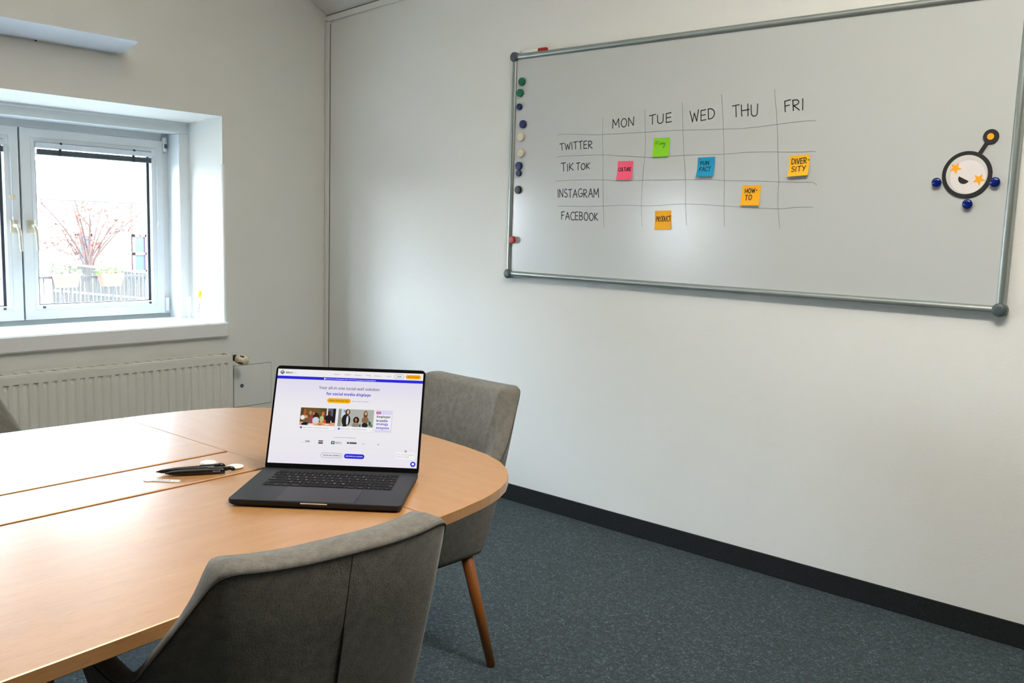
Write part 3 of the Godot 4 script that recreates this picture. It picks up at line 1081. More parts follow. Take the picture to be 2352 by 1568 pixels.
# ---------------------------------------------------------------- fixtures on the window wall
func build_wall_things() -> void:
	var s: SurfaceTool
	# panel radiator
	var rad := thing("panel_radiator", "cream white panel radiator with vertical flutes below the window sill", "radiator", Vector3(0.95, 0.12, ZW))
	var wdt := 1.603
	var zf := 0.130
	var top := 0.500
	s = tool()
	var pitch := 0.0405
	var x := 0.012
	box(s, Vector3(0, 0.462, 0.120), Vector3(wdt, top - 0.005, zf))
	box(s, Vector3(0, 0.0, 0.120), Vector3(wdt, 0.03, zf))
	quad(s, Vector3(0, top - 0.005, zf), Vector3(wdt, top - 0.005, zf), Vector3(wdt, top, zf - 0.006), Vector3(0, top, zf - 0.006))
	while x < wdt - 0.03:
		var gx := [x, x + 0.008, x + 0.017, x + 0.025, x + pitch]
		var gz := [zf, zf - 0.0042, zf - 0.0042, zf, zf]
		var gt := [zf, zf - 0.0115, zf - 0.0115, zf, zf]
		for k in 4:
			quad(s, Vector3(gx[k], 0.03, gz[k]), Vector3(gx[k + 1], 0.03, gz[k + 1]), Vector3(gx[k + 1], 0.436, gz[k + 1]), Vector3(gx[k], 0.436, gz[k]))
			quad(s, Vector3(gx[k], 0.436, gz[k]), Vector3(gx[k + 1], 0.436, gz[k + 1]), Vector3(gx[k + 1], 0.462, gt[k + 1]), Vector3(gx[k], 0.462, gt[k]))
		x += pitch
	quad(s, Vector3(0, 0.03, zf), Vector3(0.012, 0.03, zf), Vector3(0.012, 0.462, zf), Vector3(0, 0.462, zf))
	quad(s, Vector3(x, 0.03, zf), Vector3(wdt, 0.03, zf), Vector3(wdt, 0.462, zf), Vector3(x, 0.462, zf))
	obj("front_panel", s, M.radiator, rad)
	s = tool()
	box(s, Vector3(0, 0.0, 0.028), Vector3(wdt, 0.49, 0.036))
	obj("rear_panel", s, M.radiator, rad)
	for p in [-0.002, wdt - 0.002]:
		s = tool()
		cbox(s, Vector3(p, 0.01, 0.027), Vector3(p + 0.004, top + 0.002, zf - 0.001), 0.001)
		obj("side_cover", s, M.radiator, rad)
	for p in [[0.112, 0.128], [0.028, 0.042]]:
		s = tool()
		cbox(s, Vector3(0.003, top - 0.004, p[0]), Vector3(wdt - 0.003, top + 0.004, p[1]), 0.002)
		obj("grille_edge", s, M.radiator, rad)
	s = tool()
	box(s, Vector3(-0.0275, -0.002, 0.0425), Vector3(0.0055, 0.001, 0.1115))
	s.generate_normals()
	var slat := s.commit()
	slat.surface_set_material(0, M.radiator)
	for k in 28:
		same("grille_slat", slat, Transform3D(Basis.IDENTITY, Vector3(0.045 + k * 0.0555, top, 0)), rad)
		same("grille_slat", slat, Transform3D(Basis.IDENTITY.scaled(Vector3(0.35, 1, 1)), Vector3(0.062 + k * 0.0555, top, 0)), rad)
	# thermostat on the valve at the right end
	var aim := Basis(Vector3.RIGHT, PI / 2 + 0.12).rotated(Vector3.UP, 0.22)
	var at := Transform3D(aim, Vector3(wdt + 0.036, 0.480, 0.070)).scaled_local(Vector3.ONE * 1.15)
	s = tool(true)
	lathe(s, [Vector2(0.0, -0.012), Vector2(0.011, -0.012), Vector2(0.011, 0.012), Vector2(0.016, 0.014), Vector2(0.016, 0.030), Vector2(0.0, 0.030)], 16, at)
	var valve := obj("valve_body", s, M.dark_metal, rad)
	s = tool(true)
	lathe(s, [Vector2(0.0, 0.030), Vector2(0.015, 0.030), Vector2(0.021, 0.034), Vector2(0.0235, 0.050), Vector2(0.0225, 0.066), Vector2(0.0195, 0.070), Vector2(0.0195, 0.084), Vector2(0.017, 0.088), Vector2(0.0, 0.088)], 24, at)
	var knob := obj("thermostat_knob", s, M.cream, valve)
	knob.set_meta("label", "cream thermostat knob")
	for k in 4:
		s = tool()
		var a := TAU * k / 4.0 + 0.5
		cbox(s, Vector3(-0.004, 0.056, 0.0195), Vector3(0.004, 0.080, 0.0238), 0.001, at * Transform3D(Basis(Vector3.UP, a), Vector3.ZERO))
		obj("grip_slot", s, M.dark_metal, valve)

	# inspection panel beside the radiator
	var ap := thing("inspection_panel", "square white painted inspection panel with a small lock right of the radiator", "panel", Vector3(2.755, 0.425, ZW))
	s = tool()
	cbox(s, Vector3(-0.1165, -0.112, 0.0), Vector3(0.1165, 0.112, 0.004), 0.0012)
	obj("door_leaf", s, M.wall, ap)
	s = tool()
	for f in [[-0.119, -0.1145, -0.1165, 0.1145], [0.1165, -0.1145, 0.119, 0.1145], [-0.1165, 0.112, 0.1165, 0.1145], [-0.1165, -0.1145, 0.1165, -0.112]]:
		box(s, Vector3(f[0], f[1], 0.0), Vector3(f[2], f[3], 0.0012))
	obj("joint_line", s, M.hairline, ap)
	s = tool(true)
	lathe(s, [Vector2(0.0035, 0.0), Vector2(0.0095, 0.0), Vector2(0.0095, 0.004), Vector2(0.008, 0.0055), Vector2(0.0045, 0.0055), Vector2(0.0035, 0.002)], 20, Transform3D(Basis(Vector3.RIGHT, PI / 2), Vector3(-0.069, 0.003, 0.003)))
	obj("lock_ring", s, M.gasket, ap)
	s = tool(true)
	lathe(s, [Vector2(0.0, 0.0), Vector2(0.0035, 0.0), Vector2(0.0032, 0.005), Vector2(0.0, 0.0055)], 12, Transform3D(Basis(Vector3.RIGHT, PI / 2), Vector3(-0.069, 0.003, 0.003)))
	obj("lock_core", s, M.steel, ap)

	# long uplighter above the window, switched off
	var up := thing("wall_uplighter", "long shallow white metal wall uplighter, switched off, above the window", "lamp", Vector3(0.72, 2.066, ZW))
	var side := Transform3D(Basis(Vector3(0, 0, -1), Vector3(0, 1, 0), Vector3(1, 0, 0)), Vector3.ZERO)
	var under := []
	for k in 9:
		var t := k / 8.0
		under.append(Vector2(-lerpf(0.012, 0.192, t), 0.036 * pow(t, 1.9)))
	var poly := PackedVector2Array()
	poly.append(Vector2(0.0, 0.0))
	for p in under:
		poly.append(p)
	for k in range(8, -1, -1):
		poly.append(under[k] + Vector2(0.001, 0.0045))
	poly.append(Vector2(-0.012, 0.04))
	poly.append(Vector2(0.0, 0.04))
	s = tool()
	slab(s, poly, 0.0, 1.326, side)
	obj("reflector_tray", s, M.white_metal, up)
	var cap := PackedVector2Array()
	cap.append(Vector2(0.0, 0.0))
	for p in under:
		cap.append(p)
	cap.append(Vector2(-0.19, 0.0385))
	cap.append(Vector2(0.0, 0.0385))
	for x2 in [-0.003, 1.326]:
		s = tool()
		slab(s, cap, x2, x2 + 0.003, side)
		obj("end_cap", s, M.white_metal, up)
	s = tool(true)
	lathe(s, [Vector2(0, 0), Vector2(0.004, 0), Vector2(0.004, 0.006), Vector2(0, 0.006)], 10, Transform3D(Basis.IDENTITY, Vector3(0.96, -0.0058, 0.006)))
	obj("fixing_screw", s, M.dark_metal, up)

	# raised venetian blinds in front of the panes
	var zs := ZW - 0.37
	var mid := 1.738
	for k in 2:
		var gx0 := (0.989 + 0.03 if k == 0 else mid + 0.004) + 0.070
		var gx1 := (mid - 0.004 if k == 0 else 2.487 - 0.03) - 0.070
		var lab := "raised grey venetian blind in the right window sash, slats bunched under the headrail" if k == 1 else "raised grey venetian blind in the left window sash, cut off by the picture edge"
		var b := thing("venetian_blind", lab, "blind", Vector3(gx0, 1.60, zs), 0.0, "venetian blinds")
		var w := gx1 - gx0
		s = tool()
		cbox(s, Vector3(0.0, 0.032, -0.016), Vector3(w + 0.004, 0.056, 0.010), 0.002)
		obj("headrail", s, M.white_metal, b)
		s = tool()
		cbox(s, Vector3(0.006, 0.0, -0.0105), Vector3(w, 0.0030, 0.0105), 0.0006)
		s.generate_normals()
		var sl := s.commit()
		sl.surface_set_material(0, M.blind)
		for q in 6:
			same("slat", sl, Transform3D(Basis(Vector3.RIGHT, 0.03 * (q % 2)), Vector3(0, 0.0080 + q * 0.0032, -0.002)), b)
		s = tool()
		cbox(s, Vector3(0.004, 0.0, -0.013), Vector3(w, 0.0078, 0.0095), 0.002)
		obj("bottom_bar", s, M.blind, b)
		for cx in [w * 0.19, w * 0.83]:
			s = tool()
			cbox(s, Vector3(cx - 0.007, -0.001, 0.009), Vector3(cx + 0.007, 0.032, 0.012), 0.001)
			obj("ladder_clip", s, M.gasket, b)
			s = tool(true)
			lathe(s, [Vector2(0, 0), Vector2(0.006, 0), Vector2(0.006, 0.005), Vector2(0.004, 0.007), Vector2(0, 0.007)], 12, Transform3D(Basis(Vector3.RIGHT, PI / 2), Vector3(cx + 0.006, 0.058, 0.004)))
			obj("fixing_knob", s, M.gasket, b)
		s = tool(true)
		tube(s, [Vector3(0.022, 0.004, -0.008), Vector3(0.022, -0.72, -0.010)], 0.0007, -1, 5)
		obj("guide_cord", s, M.gasket, b)
		s = tool(true)
		tube(s, catmull([Vector3(w - 0.006, 0.04, 0.006), Vector3(w + 0.018, 0.03, 0.012), Vector3(w + 0.030, 0.0, 0.010), Vector3(w + 0.032, -0.08, 0.006), Vector3(w + 0.033, -0.34, 0.005)], 5), 0.0022, -1, 6)
		obj("pull_cord", s, M.white_metal, b)
		s = tool(true)
		tube(s, [Vector3(w + 0.033, -0.30, 0.0065), Vector3(w + 0.033, -0.335, 0.0065)], 0.004, 0.005, 8)
		obj("cord_tassel", s, M.white_plastic, b)

# ---------------------------------------------------------------- table
# half width of the top at a distance along it, measured from its middle
const HALF := [[0.0, 0.722], [0.35, 0.714], [0.74, 0.697], [0.98, 0.683], [1.23, 0.664], [1.60, 0.631], [1.644, 0.626], [1.722, 0.614], [1.76, 0.605], [1.812, 0.588], [1.859, 0.566], [1.911, 0.530], [1.947, 0.495], [1.984, 0.444], [2.016, 0.373], [2.037, 0.28], [2.053, 0.17], [2.061, 0.077], [2.063, 0.0]]

func half_at(x: float) -> float:
	x = absf(x)
	for i in HALF.size() - 1:
		if x <= HALF[i + 1][0]:
			return lerpf(HALF[i][1], HALF[i + 1][1], (x - HALF[i][0]) / (HALF[i + 1][0] - HALF[i][0]))
	return 0.0

func build_table() -> void:
	var t := thing("meeting_table", "large oval beech meeting table with the open laptop on it", "table", Vector3(-0.35, 0, -1.8375), deg_to_rad(1.2))
	var lo := TOP - 0.025
	var seam := 1.563
	var g0 := 0.085     # gaps beside the middle strip (z in the table's own frame)
	var gw := 0.014
	var xs := []
	for k in 15:
		xs.append(lerpf(-seam + 0.0008, seam - 0.0008, k / 14.0))
	# near and far main panels and the narrow strip between them
	for side in [1.0, -1.0]:
		var p := PackedVector2Array()
		for x in xs:
			p.append(Vector2(x, -side * half_at(x)))
		p.append(Vector2(xs[14], -side * (g0 + gw if side > 0 else 0.0945 + gw)))
		p.append(Vector2(xs[0], -side * (g0 + gw if side > 0 else 0.0945 + gw)))
		var s := tool()
		slab(s, p, 0.0, 0.025, lying(lo), 0.0016)
		var o := obj("top_panel", s, M.wood_x, t)
		o.set_meta("label", "near main panel of the table top" if side > 0 else "far main panel of the table top")
	var s2 := tool()
	slab(s2, PackedVector2Array([Vector2(xs[0], -g0), Vector2(xs[14], -g0), Vector2(xs[14], 0.0945), Vector2(xs[0], 0.0945)]), 0.0, 0.025, lying(lo), 0.0016)
	obj("middle_strip", s2, M.wood_x, t)
	# rounded end leaves
	for e in [1.0, -1.0]:
		var p := PackedVector2Array()
		var prof := []
		for h in HALF:
			if h[0] > seam + 0.01:
				prof.append(Vector2(h[0], h[1]))
		prof.push_front(Vector2(seam + 0.0008, half_at(seam)))
		for q in prof:
			p.append(Vector2(e * q.x, -q.y))
		for k in range(prof.size() - 2, -1, -1):
			p.append(Vector2(e * prof[k].x, prof[k].y))
		var s := tool()
		slab(s, p, 0.0, 0.025, lying(lo), 0.0016)
		var o := obj("end_leaf", s, M.wood_z, t)
		o.set_meta("label", "rounded end leaf of the table top")
	# support rails that close the gaps from below, and two pedestals
	for z in [g0 + gw / 2.0, -0.0945 - gw / 2.0]:
		var s := tool()
		box(s, Vector3(-seam, lo - 0.022, z - 0.03), Vector3(seam, lo - 0.0005, z + 0.03))
		obj("support_rail", s, M.wood_dark, t)
	for x in [-0.95, 0.75]:
		var s := tool()
		cbox(s, Vector3(x - 0.03, 0.02, -0.26), Vector3(x + 0.03, lo - 0.022, 0.26), 0.004)
		obj("pedestal", s, M.dark_metal, t)
		s = tool()
		cbox(s, Vector3(x - 0.05, 0.0, -0.36), Vector3(x + 0.05, 0.02, 0.36), 0.004)
		obj("pedestal_foot", s, M.dark_metal, t)

# ---------------------------------------------------------------- chairs
# rim and foot line of the upholstered shell, from the middle of the back (first) to the front of the arm (last)
const RIM := [Vector3(0, 0.844, 0.222), Vector3(0.07, 0.844, 0.220), Vector3(0.13, 0.846, 0.214), Vector3(0.178, 0.848, 0.203), Vector3(0.198, 0.834, 0.188), Vector3(0.213, 0.795, 0.160), Vector3(0.230, 0.748, 0.126), Vector3(0.246, 0.700, 0.088), Vector3(0.254, 0.655, 0.044), Vector3(0.256, 0.630, -0.015), Vector3(0.254, 0.614, -0.090), Vector3(0.246, 0.598, -0.255)]
const HEM := [Vector3(0, 0.362, 0.108), Vector3(0.06, 0.362, 0.107), Vector3(0.12, 0.362, 0.103), Vector3(0.155, 0.362, 0.096), Vector3(0.169, 0.362, 0.084), Vector3(0.175, 0.362, 0.060), Vector3(0.176, 0.362, 0.020), Vector3(0.176, 0.362, -0.030), Vector3(0.175, 0.362, -0.080), Vector3(0.173, 0.362, -0.140), Vector3(0.171, 0.362, -0.200), Vector3(0.170, 0.362, -0.262)]

func build_chairs() -> void:
	var proto := make_chair()
	place_chair(proto, Vector3(0.8385, 0, -1.212), -atan2(0.1147, 0.9934), "grey upholstered armchair in the foreground, its back to the camera")
	var c2: Node3D = proto.duplicate()
	c2.name = numbered("armchair")
	add_child(c2, true)
	place_chair(c2, Vector3(1.83, 0, -1.895), PI / 2 - 0.046, "grey upholstered armchair at the rounded table end behind the laptop")
	var c3: Node3D = proto.duplicate()
	c3.name = numbered("armchair")
	add_child(c3, true)
	place_chair(c3, Vector3(0.775, 0, -2.695), PI, "grey upholstered armchair on the radiator side, mostly cut off by the left picture edge")

func place_chair(c: Node3D, at: Vector3, turn: float, label: String) -> void:
	c.position = at
	c.rotation.y = turn
	tag(c, label, "chair", "armchairs round the meeting table")

func make_chair() -> Node3D:
	var t := thing("armchair", "grey upholstered armchair", "chair")
	var rim := catmull(Array(RIM), 3)
	var hem := catmull(Array(HEM), 3)
	var n := rim.size()
	# one half, mirrored to the other: columns run from the left arm round the back to the right arm
	var cols := []
	for i in range(n - 1, -n, -1):
		var k := absi(i)
		var m := Vector3(-1, 1, 1) if i > 0 else Vector3.ONE
		# the padding runs forward from the back and turns sideways only along the arms
		var part := float(k) / n
		var turn := deg_to_rad(lerpf(lerpf(0.0, 30.0, smoothstep(0.1, 0.6, part)), 86.0, smoothstep(0.68, 0.92, part)))
		var inward := Vector3(-sin(turn), 0, -cos(turn))
		var thick := lerpf(0.080, 0.044, smoothstep(0.28, 0.58, part))
		var col := []
		var top: Vector3 = rim[k]
		var low: Vector3 = hem[k]
		var bulge := -inward * 0.008
		# outside from the hem up, over the rim, down the inside to the seat
		col.append(low + inward * 0.05 + Vector3(0, -0.004, 0))
		col.append(low + inward * 0.012)
		col.append(low + Vector3(0, 0.012, 0))
		for q in [0.25, 0.5, 0.75]:
			col.append(low.lerp(top, q) + bulge * sin(PI * q))
		col.append(top + Vector3(0, -0.005, 0))
		col.append(top + inward * 0.001 + Vector3(0, -0.001, 0))
		col.append(top + inward * 0.006 + Vector3(0, 0.0025, 0))
		col.append(top + inward * thick * 0.5 + Vector3(0, 0.004, 0))
		col.append(top + inward * (thick - 0.012) + Vector3(0, 0.0, 0))
		col.append(top + inward * (thick - 0.002) + Vector3(0, -0.010, 0))
		var lean := low - top
		var y_seat := 0.43
		for q in [0.3, 0.65, 1.0]:
			var f: float = q * (top.y - y_seat) / maxf(0.05, top.y - low.y)
			col.append(top + inward * (thick + 0.012 * sin(PI * q)) + Vector3(0, -0.006, 0) + lean * f)
		for p in col.size():
			col[p] = col[p] * m
		cols.append(col)
	var s := tool(true)
	for i in cols.size() - 1:
		for j in cols[i].size() - 1:
			quad(s, cols[i][j], cols[i + 1][j], cols[i + 1][j + 1], cols[i][j + 1])
	for e in [0, cols.size() - 1]:
		var c: Array = cols[e]
		var mid := Vector3.ZERO
		for p in c:
			mid += p
		mid /= c.size()
		mid.z -= 0.02
		for j in c.size():
			var j2 := (j + 1) % c.size()
			if e == 0:
				tri(s, mid, c[j], c[j2])
			else:
				tri(s, mid, c[j2], c[j])
	var shell := obj("shell", s, M.fabric, t)
	shell.set_meta("label", "upholstered back and arms in one curved shell")
	# piping along the rim, and the centre seam with its slit
	s = tool(true)
	var path := []
	for c in cols:
		path.append(c[6] + (c[6] - c[9]).normalized() * 0.0006)
	tube(s, path, 0.0010, -1, 5)
	obj("piping", s, M.seam, shell)
	s = tool(true)
	var mid_col: Array = cols[n - 1]
	path = []
	for j in [6, 5, 4]:
		path.append(mid_col[j] + Vector3(0, 0, 0.0003))
	tube(s, path, 0.0006, -1, 5)
	obj("back_seam", s, M.seam, shell)
	s = tool(true)
	path = []
	for j in 9:
		var q := j / 8.0
		var a2: Vector3 = mid_col[5].lerp(mid_col[4], q * 2.0) if q < 0.5 else mid_col[4].lerp(mid_col[3], q * 2.0 - 1.0)
		path.append(a2 + Vector3(0, -0.005, 0.0006))
	tube(s, path, 0.0014, 0.0032, 6)
	obj("back_slit", s, M.seam, shell)
	# seat cushion
	s = tool(true)
	var plan := []
	for i in range(n - 1, -n, -1):
		var k := absi(i)
		var m := Vector3(-1, 1, 1) if i > 0 else Vector3.ONE
		var p: Vector3 = hem[k].lerp(rim[k], 0.2)
		plan.append(Vector3(p.x * 0.90, 0, p.z - 0.060 if k < n * 0.5 else p.z - 0.025) * m)
	var c0 := Vector3(0, 0, -0.1)
	var rings := [[1.0, 0.372], [1.0, 0.445], [0.985, 0.462], [0.93, 0.474], [0.6, 0.480], [0.0, 0.482]]
	for r in rings.size() - 1:
		for i in plan.size():
			var i2 := (i + 1) % plan.size()
			var a3 := seat_point(plan[i], c0, rings[r])
			var b3 := seat_point(plan[i2], c0, rings[r])
			var c3 := seat_point(plan[i2], c0, rings[r + 1])
			var d3 := seat_point(plan[i], c0, rings[r + 1])
			if rings[r + 1][0] == 0.0:
				tri(s, a3, b3, d3)
			else:
				quad(s, a3, b3, c3, d3)
	for i in plan.size():
		var i2 := (i + 1) % plan.size()
		tri(s, seat_point(plan[i2], c0, rings[0]), seat_point(plan[i], c0, rings[0]), Vector3(0, 0.372, -0.1))
	obj("seat", s, M.fabric, t)
	# base board under the seat and the four splayed legs
	s = tool()
	var under := PackedVector2Array()
	for p in plan:
		under.append(Vector2(p.x * 0.92, -(p.z + 0.02)))
	slab(s, under, 0.352, 0.372, lying(0.0))
	obj("seat_base", s, M.seam, t)
	for p in [[0.146, 0.036, 0.186, 0.112], [0.140, -0.190, 0.180, -0.255]]:
		for m in [1.0, -1.0]:
			s = tool(true)
			tube(s, [Vector3(m * p[0], 0.355, p[1]), Vector3(m * p[2], 0.004, p[3])], 0.0185, 0.013, 16)
			lathe(s, [Vector2(0, 0), Vector2(0.010, 0), Vector2(0.010, 0.005), Vector2(0, 0.005)], 12, Transform3D(Basis.IDENTITY, Vector3(m * p[2], 0, p[3])))
			obj("leg", s, M.leg, t)
	return t

func seat_point(p: Vector3, c: Vector3, ring: Array) -> Vector3:
	var q := c.lerp(p, ring[0])
	return Vector3(q.x, ring[1], q.z)

# ---------------------------------------------------------------- whiteboard
func on_board(p: Vector2) -> Vector3:
	return Vector3(BOARD - 0.0006, p.y, p.x)

func build_whiteboard() -> void:
	var z0 := -2.800
	var z1 := -0.694
	var y0 := 1.105
	var y1 := 2.100
	var w := thing("whiteboard", "large framed whiteboard with a handwritten weekly plan on the wall", "whiteboard", Vector3.ZERO)
	var s := tool()
	box(s, Vector3(BOARD, y0 - 0.002, z0 - 0.002), Vector3(XR - 0.001, y1 + 0.002, z1 + 0.002))
	obj("board_panel", s, M.board, w)
	# half-round rails
	for r in [[Vector3(BOARD, y0, z0), Vector3(BOARD, y0, z1)], [Vector3(BOARD, y1, z0), Vector3(BOARD, y1, z1)], [Vector3(BOARD, y0, z0), Vector3(BOARD, y1, z0)], [Vector3(BOARD, y0, z1), Vector3(BOARD, y1, z1)]]:
		s = tool(true)
		var a: Vector3 = r[0]
		var b: Vector3 = r[1]
		var d := (b - a).normalized()
		var up := Vector3(-1, 0, 0)
		var sd := d.cross(up)
		var prof := []
		for k in 9:
			var an := lerpf(-PI * 0.5, PI * 0.5, k / 8.0)
			prof.append(sd * sin(an) * 0.0135 + up * (cos(an) * 0.0135 - 0.002))
		prof.append(sd * 0.0135 - up * (XR - BOARD - 0.001))
		prof.append(-sd * 0.0135 - up * (XR - BOARD - 0.001))
		for k in prof.size():
			var p: Vector3 = prof[k]
			var q: Vector3 = prof[(k + 1) % prof.size()]
			quad(s, a + p, a + q, b + q, b + p)
		obj("frame_rail", s, M.alu, w)
	for c in [[y0, z0], [y0, z1], [y1, z0], [y1, z1]]:
		s = tool(true)
		lathe(s, [Vector2(0.0, -0.022), Vector2(0.0215, -0.022), Vector2(0.0225, 0.0), Vector2(0.0225, 0.006), Vector2(0.0215, 0.0125), Vector2(0.018, 0.0165), Vector2(0.010, 0.0180), Vector2(0.0, 0.0185)], 28, Transform3D(Basis(Vector3(0, 0, 1), PI / 2), Vector3(BOARD, c[0], c[1])))
		obj("corner_cap", s, M.cap, w)
	# ruled lines, drawn by hand
	var rules := [
		[-2.538, 1.738, -2.495, 1.74, -2.381, 1.733, -2.288, 1.729, -2.184, 1.729, -2.076, 1.729, -1.932, 1.73, -1.718, 1.725, -1.626, 1.724, -1.497, 1.732, -1.428, 1.737, -1.367, 1.739, -1.351, 1.737],
		[-2.535, 1.638, -2.512, 1.643, -2.402, 1.644, -2.283, 1.643, -2.179, 1.635, -2.07, 1.628, -2.043, 1.626, -1.889, 1.63, -1.712, 1.629, -1.628, 1.633, -1.538, 1.633, -1.42, 1.628, -1.352, 1.629, -1.346, 1.626],
		[-2.54, 1.534, -2.422, 1.538, -2.278, 1.537, -2.197, 1.532, -2.079, 1.533, -1.966, 1.533, -1.784, 1.533, -1.696, 1.528, -1.571, 1.525, -1.412, 1.518, -1.355, 1.518, -1.339, 1.514, -1.331, 1.508],
		[-2.523, 1.424, -2.391, 1.423, -2.272, 1.425, -2.167, 1.43, -2.073, 1.428, -2.008, 1.429, -1.868, 1.437, -1.698, 1.43, -1.564, 1.424, -1.471, 1.421, -1.405, 1.427, -1.337, 1.428],
		[-2.293, 1.803, -2.29, 1.712, -2.283, 1.632, -2.278, 1.535, -2.271, 1.434, -2.262, 1.333],
		[-2.083, 1.821, -2.075, 1.73, -2.071, 1.645, -2.074, 1.587, -2.077, 1.529, -2.077, 1.428, -2.068, 1.342],
		[-1.908, 1.839, -1.898, 1.736, -1.887, 1.63, -1.873, 1.53, -1.867, 1.431, -1.858, 1.351],
		[-1.737, 1.856, -1.732, 1.835, -1.719, 1.728, -1.71, 1.628, -1.7, 1.505, -1.697, 1.432, -1.689, 1.351],
		[-1.516, 1.86, -1.517, 1.849, -1.507, 1.791, -1.497, 1.717, -1.488, 1.625, -1.477, 1.519, -1.478, 1.496, -1.474, 1.43, -1.467, 1.385, -1.46, 1.347]]
	for r in rules:
		s = tool()
		stroke(s, catmull(line(r), 3), 0.0014, on_board)
		obj("ruled_line", s, M.ink_thin, w)
	var words := [["MON", -2.2393, 1.7527, -2.2412, 1.7883, -2.133, 1.7596, -2.1344, 1.7929], ["TUE", -2.0563, 1.7584, -2.0585, 1.7954, -1.9537, 1.7662, -1.9569, 1.8025],
		["WED", -1.8657, 1.7607, -1.8703, 1.8032, -1.7603, 1.7669, -1.7629, 1.8078], ["THU", -1.6804, 1.7675, -1.685, 1.8087, -1.578, 1.7682, -1.581, 1.811],
		["FRI", -1.4703, 1.7774, -1.4757, 1.8145, -1.4023, 1.7805, -1.4043, 1.8198], ["TWITTER", -2.5175, 1.6719, -2.5209, 1.7001, -2.3424, 1.6734, -2.3441, 1.7065],
		["TIK", -2.5056, 1.5765, -2.5093, 1.6116, -2.440, 1.5805, -2.4416, 1.6114], ["TOK", -2.4233, 1.5815, -2.4242, 1.6114, -2.3531, 1.5857, -2.3518, 1.6112], ["INSTAGRAM", -2.5212, 1.4622, -2.5235, 1.4957, -2.2975, 1.4643, -2.2995, 1.5009],
		["FACEBOOK", -2.4957, 1.3636, -2.4974, 1.3981, -2.2971, 1.3629, -2.2988, 1.3955]]
	for k in words.size():
		var q: Array = words[k]
		s = tool()
		write(s, q[0], Vector2(q[1], q[2]), Vector2(q[3], q[4]), Vector2(q[5], q[6]), Vector2(q[7], q[8]), 0.0040, on_board, 40 + k)
		obj("written_word", s, M.ink, w)

	# sticky notes: top left corner, size, tilt, colour, lines of writing, how far the foot curls away
	var notes := [
		["bright green sticky note with thin green writing in the Tuesday column", rgb8(132, 208, 28), -1.994, 1.665, 0.0766, -0.6, 0.006, [["Funny", 0.10, 0.55, 0.70, 0.82]], 0.0014, rgb8(30, 105, 45)],
		["pink sticky note with one word in black in the Monday column", rgb8(246, 92, 122), -2.1664, 1.5752, 0.0777, 0.9, 0.007, [["CULTURE", 0.08, 0.46, 0.88, 0.64]], 0.0027, Color(0.05, 0.03, 0.03)],
		["amber sticky note below the grid at the foot of the Tuesday column", rgb8(244, 174, 24), -1.9688, 1.3707, 0.0772, -2.4, 0.004, [["PRODUCT", 0.10, 0.42, 0.97, 0.68]], 0.0027, Color(0.08, 0.05, 0.02)],
		["blue sticky note with two words in black in the Wednesday column", rgb8(20, 148, 190), -1.7846, 1.5819, 0.0755, -0.9, 0.012, [["FUN", 0.17, 0.60, 0.66, 0.78], ["FACT", 0.15, 0.27, 0.78, 0.48]], 0.0026, Color(0.02, 0.03, 0.04)],
		["amber sticky note with a hyphenated word in the Thursday column", rgb8(246, 176, 24), -1.5853, 1.4707, 0.0768, -0.2, 0.010, [["HOW-", 0.17, 0.62, 0.82, 0.82], ["TO", 0.20, 0.27, 0.55, 0.50]], 0.0029, Color(0.08, 0.05, 0.02)],
		["amber sticky note at the right end of the grid in the Friday column", rgb8(246, 182, 26), -1.4020, 1.5788, 0.0768, -3.2, 0.016, [["DIVER-", 0.13, 0.58, 1.0, 0.84], ["SITY", 0.15, 0.22, 0.83, 0.46]], 0.0031, Color(0.06, 0.05, 0.02)]]
	for k in notes.size():
		sticky_note(notes[k], k)
	build_magnets()
	build_smiley()
	# red marker lying on the top rail
	var m := thing("whiteboard_marker", "red capped white marker lying on the top edge of the whiteboard", "marker", Vector3(BOARD + 0.004, y1 + 0.0185, -2.690))
	m.rotation.x = 0.0
	var along := Basis(Vector3.RIGHT, PI / 2)
	s = tool(true)
	lathe(s, [Vector2(0.0, -0.072), Vector2(0.0085, -0.072), Vector2(0.0085, 0.026), Vector2(0.0, 0.026)], 16, Transform3D(along, Vector3.ZERO))
	obj("barrel", s, M.white_plastic, m)
	s = tool(true)
	var red := mat("red plastic", rgb8(166, 12, 8), 0.45)
	lathe(s, [Vector2(0.0, 0.026), Vector2(0.0092, 0.026), Vector2(0.0098, 0.030), Vector2(0.0095, 0.066), Vector2(0.008, 0.072), Vector2(0.0, 0.073)], 16, Transform3D(along, Vector3.ZERO))
	obj("cap", s, red, m)
	s = tool(true)
	lathe(s, [Vector2(0.0, -0.077), Vector2(0.006, -0.077), Vector2(0.0082, -0.0735), Vector2(0.0082, -0.072), Vector2(0.0, -0.072)], 16, Transform3D(along, Vector3.ZERO))
	obj("end_plug", s, red, m)

